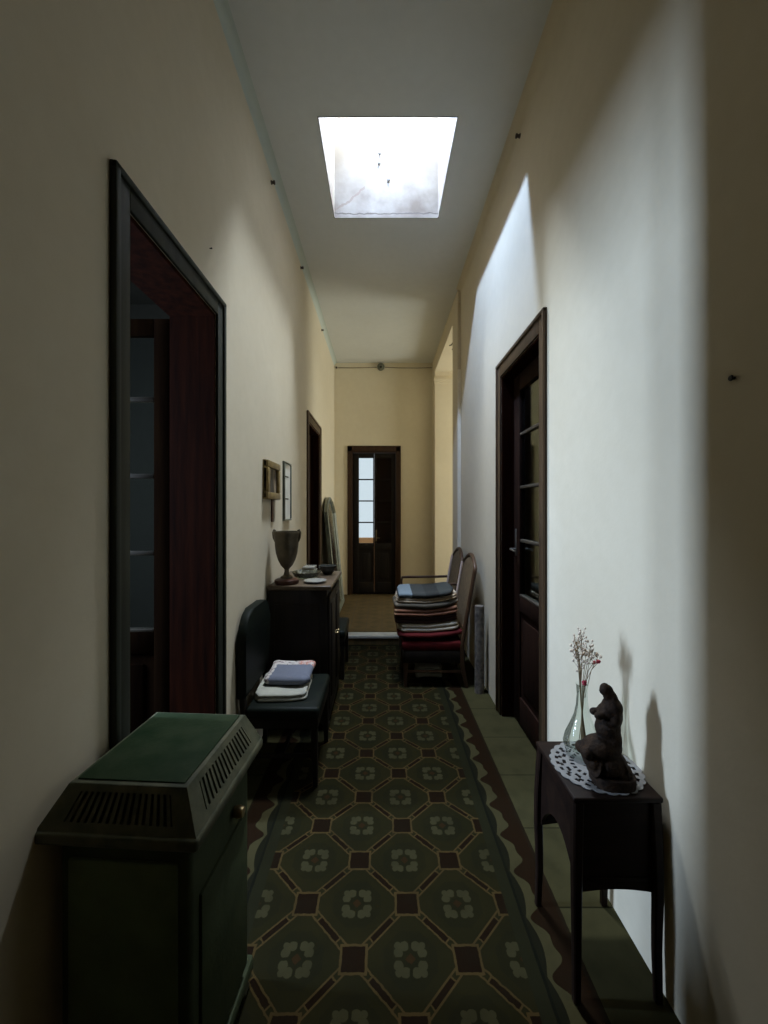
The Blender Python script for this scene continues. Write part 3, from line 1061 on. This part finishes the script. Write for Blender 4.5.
# ------------------------------------------------------------------ left chairs with green leather
def build_green_chair():
    """faces +x; origin on floor at centre"""
    t = thing('upholstered_chair', 'dark green leather chair holding folded cloths before the cabinet', 'chair', (-0.57, 2.525, 0), group='dark green chairs along the left wall')
    hw = 0.25
    m = MB(); m.box(-0.20, 0.215, -hw, hw, 0.385, 0.455, 0.022, 3)
    m.build('seat', M['leather'], t)
    m = MB()
    m.box(-0.20, 0.205, -hw + 0.008, -hw + 0.03, 0.335, 0.388, 0.003)
    m.box(-0.20, 0.205, hw - 0.03, hw - 0.008, 0.335, 0.388, 0.003)
    m.box(0.185, 0.208, -hw + 0.008, hw - 0.008, 0.335, 0.388, 0.003)
    m.box(-0.21, -0.19, -hw + 0.008, hw - 0.008, 0.335, 0.388, 0.003)
    m.build('seat_frame', M['ebony'], t)
    # rounded padded back
    m = MB()
    outline = []
    z0, z1, r = 0.50, 0.965, 0.14
    outline += [(-hw + 0.01, z0), (hw - 0.01, z0)]
    for kx in range(9):
        a = PI / 2 * kx / 8
        outline.append((hw - r + r * math.cos(a), z1 - r + r * math.sin(a) + 0.02 * math.sin(a)))
    for kx in range(9):
        a = PI / 2 + PI / 2 * kx / 8
        outline.append((-hw + r + r * math.cos(a), z1 - r + r * math.sin(a) + 0.02 * math.sin(a)))
    m.prism(outline, 'x', -0.255, -0.20)
    bmesh.ops.bevel(m.bm, geom=[e for e in m.bm.edges if abs(e.verts[0].co.x - e.verts[1].co.x) < 1e-5], offset=0.014, segments=3, profile=0.5, affect='EDGES')
    # slight recline
    for v in m.bm.verts:
        v.co.x -= (v.co.z - 0.5) * -0.02
    m.build('backrest', M['leather'], t)
    for sx in (-1, 1):
        for sy in (-1, 1):
            m = MB()
            if sx > 0:
                m.rods([(0.185, sy * (hw - 0.03), 0.385), (0.187, sy * (hw - 0.03), 0.2), (0.192, sy * (hw - 0.028), 0.0)], [0.02, 0.018, 0.013], [0.02, 0.018, 0.013])
            else:
                m.rods([(-0.225, sy * (hw - 0.03), 0.52), (-0.212, sy * (hw - 0.03), 0.385), (-0.222, sy * (hw - 0.03), 0.0)], [0.016, 0.018, 0.013], [0.02, 0.018, 0.013])
            m.build('leg', M['ebony'], t)
    m = MB()
    for sy in (-1, 1):
        m.box(-0.21, 0.18, sy * (hw - 0.03) - 0.008, sy * (hw - 0.03) + 0.008, 0.16, 0.185, 0.003)
    m.box(-0.01, 0.01, -hw + 0.038, hw - 0.038, 0.163, 0.182, 0.003)
    m.build('stretcher', M['ebony'], t)
    return t

gc = build_green_chair()
dup(gc, (-0.555, 3.98, 0), 'dark green leather chair half hidden on the far side of the cabinet')


def soft_slab(name, mat, hx, hy, h, seed, loc, und=None, fold=0, n=22, amp=0.004):
    """folded textile: rounded slab with a soft rim and layered folds in its front edges; local z 0..h"""
    rnd = random.Random(seed)
    m = MB()
    ph = [rnd.uniform(0, 6.28) for _ in range(6)]
    rows = []
    nt = 10
    NP = 72
    rings = []
    # ring of outline points at several heights, rounded-rect outline shrunk near top/bottom
    def outline(ex):
        pts = []
        for j in range(NP):
            a = 2 * PI * j / NP
            c, s = math.cos(a), math.sin(a)
            px = (hx + ex) * math.copysign(abs(c) ** 0.28, c)
            py = (hy + ex) * math.copysign(abs(s) ** 0.28, s)
            px += 0.006 * math.sin(3 * a + ph[0]) + 0.004 * math.sin(7 * a + ph[1])
            py += 0.006 * math.sin(4 * a + ph[2]) + 0.004 * math.sin(6 * a + ph[3])
            pts.append((px, py))
        return pts
    levels = []
    L = max(1, fold)
    for l in range(L):
        for i in range(7):
            t = i / 6
            z = (l + t) / L * h
            bulge = -0.5 * h / L * (1 - math.sqrt(max(0.0, 1 - (2 * t - 1) ** 2)))
            levels.append((z, bulge + rnd.uniform(-0.003, 0.003) * 0 - 0.004 * ((l * 7) % 3)))
    for z, ex in levels:
        o = outline(ex)
        rings.append([Vector((p[0], p[1], z)) for p in o])
    # close top and bottom with concentric rings
    def shrink(ring, f):
        return [Vector((p.x * f, p.y * f, p.z)) for p in ring]
    bot = [shrink(rings[0], f) for f in (0.02, 0.3, 0.6, 0.85)]
    top = [shrink(rings[-1], f) for f in (0.85, 0.6, 0.3, 0.02)]
    allr = bot + rings + top
    m.ring_skin(allr, True)
    for v in m.bm.verts:
        if und:
            v.co.z += und(v.co.x + loc[0], v.co.y + loc[1])
        tt = min(1.0, max(0.0, v.co.z / h)) if not und else 1.0
        v.co.z += amp * math.sin(v.co.x * 23 + ph[4]) * math.sin(v.co.y * 19 + ph[5]) * (1 if not und else 0) * tt
    o = m.build(name, mat, None, angle=70)
    o.location = loc
    return o

o = soft_slab('folded_cloth', M['whitecloth'], 0.155, 0.185, 0.045, 11, (-0.605, 2.53, 0.4555), fold=2)
tag(o, 'off white folded cloth underneath on the green chair seat', 'cloth', 'folded cloths on the green chair')
o = soft_slab('printed_cloth', M['print'], 0.145, 0.155, 0.052, 5, (-0.585, 2.60, 0.506), fold=1, amp=0.003)
tag(o, 'blue grey folded cloth with white and red print lying on top', 'cloth', 'folded cloths on the green chair')

# ------------------------------------------------------------------ cabinet on the left
def build_cabinet():
    x0, x1, y0, y1, H = -0.815, -0.372, 2.875, 3.585, 1.03
    t = thing('cabinet', 'dark wooden cabinet against the left wall carrying a bronze urn', 'cabinet', ((x0 + x1) / 2, (y0 + y1) / 2, 0))
    hx, hy = (x1 - x0) / 2, (y1 - y0) / 2
    m = MB()
    m.box(-hx, hx - 0.02, -hy + 0.015, hy - 0.015, 0.07, H - 0.032, 0.004)
    m.box(-hx + 0.01, hx - 0.008, -hy + 0.008, hy - 0.008, 0.05, 0.13, 0.006)
    m.box(-hx + 0.05, hx - 0.07, -hy + 0.006, -hy + 0.016, 0.2, 0.9, 0.004)
    m.build('body', M['ebony'], t)
    m = MB()
    m.box(-hx, hx + 0.012, -hy - 0.004, hy + 0.012, H - 0.03, H, 0.007, 3)
    m.build('top', M['topwood'], t)
    for sy in (-1, 1):
        m = MB()
        a, b = sorted((sy * 0.004, sy * (hy - 0.025)))
        m.box(hx - 0.0195, hx - 0.002, a, b, 0.145, 0.955, 0.003)
        m.box(hx - 0.004, hx + 0.006, a + 0.06, b - 0.06, 0.21, 0.89, 0.006)
        d = m.build('door', M['ebony'], t)
        m = MB()
        m.lathe([(0.0, 0), (0.007, 0), (0.006, 0.012), (0.013, 0.02), (0.012, 0.028), (0.0, 0.031)], (hx - 0.002, sy * 0.035, 0.60), 14, 'x')
        m.build('knob', M['brass'], d)
    for sx in (-1, 1):
        for sy in (-1, 1):
            m = MB(); m.rods([(sx * (hx - 0.04), sy * (hy - 0.04), 0), (sx * (hx - 0.03), sy * (hy - 0.03), 0.05)], [0.02, 0.026], [0.02, 0.026])
            m.build('foot', M['ebony'], t)

build_cabinet()
ZK = 1.0305

# urn
t = thing('urn', 'tall bronze two handled urn on a round red base on the cabinet', 'urn', (-0.700, 2.975, ZK))
t.scale = (1.08, 1.08, 1.12)
m = MB()
m.lathe([(0.0, 0.0), (0.078, 0.0), (0.082, 0.012), (0.080, 0.026), (0.066, 0.034), (0.04, 0.038), (0.0, 0.038)], (0, 0, 0), 32)
m.build('base', M['redwood'], t)
m = MB()
m.lathe([(0.0, 0.038), (0.042, 0.038), (0.040, 0.046), (0.022, 0.056), (0.016, 0.075), (0.015, 0.092), (0.022, 0.102), (0.0, 0.104)], (0, 0, 0), 28)
m.build('stem', M['pewter'], t)
m = MB()
prof = [(0.0, 0.100), (0.022, 0.101), (0.040, 0.120), (0.058, 0.155), (0.072, 0.20), (0.079, 0.25), (0.082, 0.295), (0.086, 0.315), (0.090, 0.332), (0.088, 0.342), (0.082, 0.342), (0.076, 0.30), (0.066, 0.20), (0.03, 0.13), (0.0, 0.12)]
m.lathe(prof, (0, 0, 0), 32)
m.build('bowl', M['pewter'], t)
for s in (-1, 1):
    m = MB()
    m.tube([(s * 0.080, 0, 0.275), (s * 0.089, 0, 0.30), (s * 0.090, 0, 0.332), (s * 0.082, 0, 0.350), (s * 0.074, 0, 0.345)], [0.005, 0.007, 0.010, 0.010, 0.006], 10)
    m.build('handle', M['pewter'], t)

# dishes on the cabinet
def dish(name, label, cat, loc, prof, mat):
    m = MB(); m.lathe(prof, (0, 0, 0), 32)
    o = m.build(name, mat); o.location = loc
    return tag(o, label, cat, 'dishes on the cabinet')

dish('glass_dish', 'wide clear glass dish behind the urn', 'dish', (-0.60, 3.22, ZK),
     [(0.0, 0.0), (0.07, 0.0), (0.10, 0.02), (0.115, 0.05), (0.112, 0.052), (0.095, 0.024), (0.065, 0.006), (0.0, 0.006)], M['dishglass'])
m = MB(); m.box(-0.055, 0.055, -0.08, 0.08, 0, 0.032, 0.006); m.box(-0.05, 0.05, -0.075, 0.075, 0.0325, 0.06, 0.005)
o = m.build('lidded_box', M['dishwhite']); o.location = (-0.62, 3.47, ZK)
tag(o, 'small grey lidded box at the far edge of the cabinet', 'box', 'dishes on the cabinet')
dish('saucer', 'flat grey white saucer near the front edge of the cabinet', 'saucer', (-0.498, 3.02, ZK),
     [(0.0, 0.0), (0.045, 0.0), (0.07, 0.008), (0.085, 0.016), (0.083, 0.018), (0.06, 0.010), (0.0, 0.005)], M['dishwhite'])
dish('dark_bowl', 'dark glazed bowl beside the saucer on the cabinet', 'bowl', (-0.455, 3.40, ZK),
     [(0.0, 0.0), (0.035, 0.0), (0.040, 0.01), (0.065, 0.04), (0.078, 0.075), (0.074, 0.076), (0.06, 0.044), (0.03, 0.014), (0.0, 0.012)], M['darkbowl'])

# ------------------------------------------------------------------ pictures on the left wall
def picture(name, label, yc, zc, wy, hz, depth, fw, mats, draw):
    t = thing(name, label, 'picture', (XL + 0.001, yc, zc))
    m = MB()
    y0, y1, z0, z1 = -wy / 2, wy / 2, -hz / 2, hz / 2
    for (a, b, c_, d) in ((y0, y1, z1 - fw, z1), (y0, y1, z0, z0 + fw), (y0, y0 + fw, z0 + fw, z1 - fw), (y1 - fw, y1, z0 + fw, z1 - fw)):
        m.box(0, depth, a, b, c_, d, min(0.008, depth * 0.3))
        m.box(0, depth * 0.6, a + 0.0, b, c_, d)
    m.build('frame', mats[0], t)
    m = MB(); m.box(0, depth * 0.45, y0 + fw * 0.8, y1 - fw * 0.8, z0 + fw * 0.8, z1 - fw * 0.8)
    s = m.build('picture_sheet', mats[1], t)
    draw(s, depth * 0.45)
    return t

def fig(s, d):
    m = MB()
    pts = [(0.0, -0.09), (0.05, -0.09), (0.045, -0.02), (0.03, 0.03), (0.022, 0.07), (0.0, 0.085), (-0.02, 0.07), (-0.025, 0.03), (-0.045, -0.02), (-0.045, -0.09)]
    m.prism(pts, 'x', d, d + 0.001)
    m.build('painted_figure', M['dark_figure'], s)
picture('gilt_picture', 'small gilt framed painting on the left wall above the urn', 2.985, 1.785, 0.34, 0.275, 0.04, 0.05, (M['gilt'], M['canvas']), fig)

def bars(s, d):
    for z in (0.125, -0.065):
        m = MB()
        m.box(d, d + 0.002, -0.10, 0.04, z - 0.006, z + 0.006)
        m.build('printed_bar', M['inkbar'], s)
picture('framed_print', 'narrow pale framed print with dark bars right of gilt painting', 3.50, 1.73, 0.25, 0.50, 0.022, 0.014, (M['greygreen'], M['paper']), bars)
m = MB()
m.box(0, 0.012, -0.028, 0.028, -0.085, 0.085, 0.004)
m.tube([(0.006, 0, 0.085), (0.003, 0, 0.115)], 0.003)
o = m.build('wall_ornament', M['redwood']); o.location = (XL + 0.001, 3.05, 1.565)
tag(o, 'thin dark strip hanging on the left wall below gilt painting', 'wall ornament')

# ------------------------------------------------------------------ leaning mirror
def build_mirror():
    W, H, ch = 0.95, 1.66, 0.22
    t = thing('standing_mirror', 'tall grey green framed mirror leaning on the wall past the cabinet', 'mirror', (-0.645, 5.48, HS + 0.004))
    t.rotation_euler = (0, math.radians(-5.6), 0)

    def outl(g):
        pts = [(g, g), (W - g, g), (W - g, H - ch - g * 0.4)]
        n = 8
        for k in range(1, n):
            s = k / n
            pts.append((W - g - (W - 2 * g) * s, H - ch - g * 0.4 + (ch - g * 0.6) * math.sin(PI * s) ** 0.75))
        pts.append((g, H - ch - g * 0.4))
        return pts
    o0, o1 = outl(0.0), outl(0.055)
    m = MB()
    sec = []
    rings = []
    for (p, q) in zip(o0, o1):
        P0, P1 = Vector((0, p[0], p[1])), Vector((0, q[0], q[1]))
        rings.append([P0, P0 + Vector((0.045, 0, 0)), P0.lerp(P1, 0.5) + Vector((0.055, 0, 0)), P1 + Vector((0.03, 0, 0)), P1])
    m.ring_skin(rings, False, closed=True)
    m.build('frame', M['greygreen'], t, angle=25)
    m = MB(); m.prism([(p[0], p[1]) for p in outl(0.05)], 'x', 0.008, 0.024)
    m.build('mirror_glass', M['mirror'], t, smooth=False)

build_mirror()

# ------------------------------------------------------------------ right hand chairs
def build_high_chair(name, label, loc, arm, seatmat):
    """faces -x; origin at floor under the seat centre"""
    t = thing(name, label, 'chair', loc, 0.0, 'high backed chairs along the right wall')
    hw, sx0, sx1, sz = 0.255, -0.30, 0.235, 0.41
    m = MB(); m.box(sx0, sx1, -hw, hw, sz - 0.085, sz, 0.022, 3)
    m.build('seat', seatmat, t)
    m = MB()
    m.box(sx0 + 0.01, sx1 + 0.02, -hw + 0.004, -hw + 0.03, sz - 0.19, sz - 0.08, 0.004)
    m.box(sx0 + 0.01, sx1 + 0.02, hw - 0.03, hw - 0.004, sz - 0.19, sz - 0.08, 0.004)
    m.box(sx0 + 0.006, sx0 + 0.03, -hw + 0.004, hw - 0.004, sz - 0.19, sz - 0.08, 0.004)
    m.build('seat_frame', M['ebony'], t)
    # back: two raked posts with arched crest, woven panel, piping along the front edge
    xb0, xb1, zb0, zb1, crest = 0.225, 0.345, 0.36, 1.05, 0.10

    def bx(z): return xb0 + (xb1 - xb0) * (z - zb0) / (zb1 - zb0)
    m = MB()
    n = 14
    path = [(bx(z), -hw + 0.015, z) for z in (zb0, 0.6, 0.85, zb1 - 0.03)]
    for k in range(n + 1):
        s = k / n
        z = zb1 + crest * math.sin(PI * s)
        path.append((bx(z), -hw + 0.015 + (2 * hw - 0.03) * s, z))
    path += [(bx(z), hw - 0.015, z) for z in (zb1 - 0.03, 0.85, 0.6, zb0)]
    m.tube(path, 0.019, 8)
    m.tube([(bx(0.52), -hw + 0.015, 0.52), (bx(0.52), hw - 0.015, 0.52)], 0.015, 8)
    m.build('back_frame', M['walnut'], t, angle=60)
    m = MB()
    rr = []
    for off in (-0.010, 0.010):
        ring = [Vector((bx(0.53) + off, -hw + 0.03, 0.53)), Vector((bx(0.53) + off, hw - 0.03, 0.53))]
        for k in range(n + 1):
            s = 1 - k / n
            z = zb1 - 0.02 + (crest - 0.005) * math.sin(PI * s)
            ring.append(Vector((bx(z) + off, -hw + 0.03 + (2 * hw - 0.06) * s, z)))
        rr.append(ring)
    m.ring_skin(rr, True)
    m.build('back_panel', M['caning'], t, angle=30)
    m = MB()
    m.tube([(bx(z) - 0.022, hw - 0.03, z) for z in (0.46, 0.7, 0.9, zb1 + 0.01)], 0.013, 8)
    m.build('piping', M['piping'], t)
    for sx in (0, 1):
        for sy in (-1, 1):
            m = MB()
            if sx == 0:
                m.rods([(sx0 + 0.03, sy * (hw - 0.03), sz - 0.08), (sx0 + 0.032, sy * (hw - 0.03), 0.2), (sx0 + 0.03, sy * (hw - 0.03), 0)], [0.022, 0.019, 0.014], [0.022, 0.019, 0.014])
            else:
                m.rods([(xb0 + 0.002, sy * (hw - 0.015), zb0 + 0.03), (xb0 + 0.005, sy * (hw - 0.015), 0.2), (xb0 + 0.045, sy * (hw - 0.015), 0)], [0.019, 0.019, 0.014], [0.019, 0.019, 0.014])
            m.build('leg', M['walnut'], t)
    for sy in (-1, 1):
        m = MB()
        m.box(sx0 + 0.03, xb0, sy * (hw - 0.024) - 0.008, sy * (hw - 0.024) + 0.008, 0.13, 0.152, 0.003)
        m.build('stretcher', M['walnut'], t)
    if arm:
        for sy in (-1, 1):
            m = MB()
            za = arm
            m.tube([(bx(za) , sy * (hw - 0.012), za + 0.01), (0.02, sy * (hw + 0.004), za), (sx0 + 0.12, sy * (hw + 0.004), za), (sx0 + 0.055, sy * (hw + 0.002), za - 0.005), (sx0 + 0.045, sy * (hw - 0.004), za - 0.05), (sx0 + 0.05, sy * (hw - 0.016), sz - 0.06)],
                   [0.014, 0.014, 0.015, 0.015, 0.013, 0.013], 8)
            m.build('armrest', M['walnut'], t, angle=60)
    return t

CY1, CY2 = 3.82, 4.405
build_high_chair('high_backed_chair', 'near red seated high backed chair buried under folded blankets', (0.478, CY1, 0), None, M['redseat'])
build_high_chair('armchair', 'far high backed wooden armchair by the white step', (0.478, CY2, 0), 0.80, M['redseat'])

# blankets piled on the near chair
def und(x, y):
    return 0.085 * (x - 0.4) + 0.016 * math.sin(x * 9 + 1) + 0.008 * math.sin(y * 11 + x * 6) - 0.4 * max(0.0, 0.26 - x) ** 1.6
BL = [
    ('blanket', 'deep red folded blanket at the bottom of the pile', [(0.13, 0.014, 0.015), (0.10, 0.010, 0.012)], 0.055, 0.29, 0.245, 1, 0.00),
    ('blanket', 'cream folded blanket lying on the red one', [(0.62, 0.55, 0.42), (0.56, 0.49, 0.37), (0.64, 0.57, 0.44)], 0.080, 0.275, 0.235, 2, -0.005),
    ('blanket', 'dark purple brown folded blanket in the middle of the pile', [(0.065, 0.035, 0.036), (0.10, 0.06, 0.05)], 0.075, 0.285, 0.225, 2, -0.03),
    ('blanket', 'rust orange folded blanket above the purple brown one', [(0.34, 0.16, 0.075), (0.22, 0.10, 0.06), (0.33, 0.20, 0.11)], 0.075, 0.29, 0.235, 2, -0.025),
    ('blanket', 'greyish brown folded blanket below the striped tan one', [(0.19, 0.155, 0.11), (0.09, 0.078, 0.06)], 0.055, 0.285, 0.23, 1, -0.03),
    ('blanket', 'tan striped folded blanket near the top of the pile', [(0.50, 0.39, 0.27), (0.24, 0.18, 0.12), (0.55, 0.46, 0.34)], 0.045, 0.27, 0.225, 2, -0.02),
    ('blanket', 'blue grey striped blanket with a painted highlight, topmost on the pile', [(0.19, 0.235, 0.265), (0.050, 0.054, 0.052), (0.034, 0.037, 0.036), (0.050, 0.055, 0.052), (0.04, 0.044, 0.045)], 0.055, 0.255, 0.22, 1, -0.03),  # first colour paints the pale highlight at its left end
]
z = 0.4095 + 0.034
for i, (nm, lab, cols, h, hx, hy, fold, ox) in enumerate(BL):
    mt = striped('woven_blanket_%s' % lab.split()[0], cols, 0 if i == 6 else 1, 0.16 if i != 6 else 0.60, offset=0.3 * i if i != 6 else 0.40)
    h *= 0.84
    o = soft_slab(nm, mt, hx, hy, h, 40 + i, (0.425 + ox, CY1 - 0.01 + 0.006 * (i % 3), z), und=lambda x, y, k=i: und(x, y) * (0.5 + 0.06 * k), fold=fold)
    tag(o, lab, 'blanket', 'folded blankets on the near high backed chair')
    z += h + 0.0056
o = soft_slab('folded_cloth', M['whitecloth'], 0.13, 0.10, 0.115, 77, (0.44, CY1 + 0.05, 0.0005), fold=2, amp=0.003)
tag(o, 'pale folded cloth on the floor under the red seated chair', 'cloth')

# rolled rug standing between chair and door
m = MB()
pts = []
turns = 3.2
for k in range(64):
    a = 2 * PI * turns * k / 63
    r = 0.010 + 0.036 * k / 63
    pts.append((r * math.cos(a), r * math.sin(a)))
inner = [((max(0.003, math.hypot(*p) - 0.0085)) * p[0] / math.hypot(*p), (max(0.003, math.hypot(*p) - 0.0085)) * p[1] / math.hypot(*p)) for p in reversed(pts)]
m.prism(pts + inner, 'z', 0.0, 0.745)
o = m.build('rolled_rug', M['rug'], angle=50); o.location = (0.836, 3.488, 0.0)
tag(o, 'grey mottled rolled rug standing on end between chair and door', 'rug')

# ------------------------------------------------------------------ wiring along the ceiling
def knob_mesh():
    m = MB()
    m.lathe([(0.0, 0), (0.018, 0), (0.022, 0.008), (0.014, 0.018), (0.014, 0.026), (0.022, 0.034), (0.018, 0.046), (0.0, 0.05)], (0, 0, 0), 16, 'x')
    return m
km = knob_mesh().build('insulator', M['porcelain'])
km.scale = (0.7, 0.7, 0.7)
km.location = (XL - 0.002, 3.03, 4.02)
tag(km, 'dark knob insulator high on left wall, nearest the camera', 'insulator', 'knob insulators along the ceiling')
for (loc, lab, rz) in (((XL - 0.002, 4.13, 4.04), 'dark knob insulator high on left wall, second from the camera', 0),
                       ((XL - 0.002, 5.55, 4.035), 'dark knob insulator high on left wall, third from the camera', 0),
                       ((XL + 0.04, YF + 0.002, 4.045), 'dark knob insulator in the corner of left and end walls', -PI / 2),
                       ((XR + 0.002, 2.68, 4.045), 'dark knob insulator high on right wall beside the skylight', PI)):
    c = km.copy(); COL.objects.link(c)
    c.location = loc; c.rotation_euler = (0, 0, rz); c['label'] = lab

t = thing('junction_box', 'round grey junction box at the top of the end wall', 'junction box', (-0.02, YF - 0.0005, 4.055))
m = MB(); m.lathe([(0.0, 0), (0.062, 0), (0.066, -0.02), (0.06, -0.045), (0.03, -0.055), (0.0, -0.056)], (0, 0, 0), 24, 'y')
m.build('cover', M['greygreen'], t)
m = MB(); m.lathe([(0.0, -0.056), (0.018, -0.056), (0.018, -0.075), (0.0, -0.08)], (0, 0, -0.02), 14, 'y')
m.build('socket', M['iron'], t)

def wire(pts, label):
    m = MB(); m.tube(pts, 0.0055, 6)
    o = m.build('wire', M['wire'])
    return tag(o, label, 'wire', 'old wires under the ceiling')
yw = YF - 0.004
wire([(XL + 0.07, yw, 4.045), (-0.6, yw, 4.042), (-0.3, yw, 4.045), (-0.092, yw, 4.05)], 'thin wire on end wall left of the junction box')
wire([(0.052, yw, 4.05), (0.3, yw, 4.042), (0.6, yw, 4.04), (0.872, yw, 4.045)], 'thin wire on end wall right of the junction box')
m = MB()
m.tube([(0.96, 5.42, 3.8695), (0.958, 5.42, 3.82), (0.93, 5.42, 3.78), (0.90, 5.42, 3.77)], 0.008, 8)
m.tube([(0.958, 5.42, 3.82), (0.962, 5.42, 3.77), (0.955, 5.42, 3.73), (0.94, 5.42, 3.715)], 0.011, 8)
o = m.build('iron_hook', M['iron'])
tag(o, 'bent iron hook hanging from the lintel of the right opening', 'hook')

# nails
def nail(loc, axis, label, r=0.005, name='wall_nail'):
    m = MB()
    m.lathe([(0.0, 0), (r * 0.5, 0), (r * 0.5, 0.008), (r, 0.009), (r * 0.8, 0.012), (0.0, 0.013)], (0, 0, 0), 10, 'x')
    o = m.build(name, M['iron']); o.location = loc
    o.rotation_euler = (0, 0, axis)
    tag(o, label, 'nail', 'nails left in the plaster')
nail((XL, 1.95, 2.83), 0, 'small dark nail in left wall above the near doorway corner')
nail((XR, 1.05, 1.912), PI, 'small dark nail in right wall close to the camera', 0.008)
for (x, z, lab) in ((-0.02, 4.685, 'topmost dark nail inside the skylight shaft'), (-0.026, 4.60, 'middle dark nail inside the skylight shaft'), (0.055, 4.45, 'lowest dark nail inside the skylight shaft')):
    nail((x, SY1, z), -PI / 2, lab, 0.014)

# ------------------------------------------------------------------ lights
def area(name, loc, size, energy, color, direction, size_y=None, spread=None):
    L = bpy.data.lights.new(name, 'AREA')
    L.energy = energy
    L.color = color
    if size_y is None:
        L.shape = 'SQUARE'; L.size = size
    else:
        L.shape = 'RECTANGLE'; L.size = size; L.size_y = size_y
    if spread is not None:
        L.spread = spread
    o = bpy.data.objects.new(name, L)
    COL.objects.link(o)
    o.location = loc
    o.rotation_euler = Vector(direction).to_track_quat('-Z', 'Y').to_euler()
    return o

# daylight through the skylight opening
area('skylight_daylight', ((SX0 + SX1) / 2, 3.36, 5.60), 0.78, 290.0, (0.80, 0.90, 1.0), (-0.25, -0.34, -1), 0.32)
# low sun patch sent across from the left side of the skylight shaft
area('skylight_sun_bounce', (SX0 + 0.02, 2.815, 5.03), 0.08, 73.0, (0.42, 0.61, 1.0), (1.0, 0.25, -1.3), 0.13, math.radians(120))
# narrow window of the left room
area('left_window_daylight', (LX + 0.005, 1.565, 1.97), 0.20, 178.0, (0.56, 0.735, 1.0), (1, 0.03, -0.12), 1.4)
area('left_window_daylight_narrow', (LX + 0.005, 1.26, 1.97), 0.12, 52.0, (0.56, 0.735, 1.0), (1, 0.05, -0.12), 1.4)
# window of the hall on the right
area('hall_window_daylight', (4.0, 5.75, 2.1), 1.4, 100.0, (0.98, 1.0, 0.87), (-1, 0.28, 0.0), 2.4)

world = bpy.data.worlds.new('daylight')
scene.world = world
world.use_nodes = True
bg = world.node_tree.nodes['Background']
bg.inputs[0].default_value = (0.86, 0.94, 1.0, 1)
bg.inputs[1].default_value = 0.9

# ------------------------------------------------------------------ camera
cam = bpy.data.cameras.new('camera')
cam.sensor_fit = 'HORIZONTAL'
cam.sensor_width = 36.0
cam.lens = 405.0 / 768.0 * 36.0
cam.shift_x = 2.0 / 768.0
cam.shift_y = -2.0 / 768.0
cam.clip_start = 0.02
co = bpy.data.objects.new('camera', cam)
COL.objects.link(co)
co.location = (0, 0, CAM_Z)
co.rotation_euler = (PI / 2, 0, 0)
scene.camera = co

scene.view_settings.view_transform = 'Standard'
scene.view_settings.look = 'None'
scene.view_settings.gamma = 1.0
scene.view_settings.exposure = 0.0
scene.view_settings.use_curve_mapping = False
cy = scene.cycles
cy.use_denoising = True
cy.max_bounces = 10
cy.diffuse_bounces = 6
cy.glossy_bounces = 4
cy.transparent_max_bounces = 16
cy.caustics_reflective = False
cy.caustics_refractive = False
cy.sample_clamp_indirect = 6.0
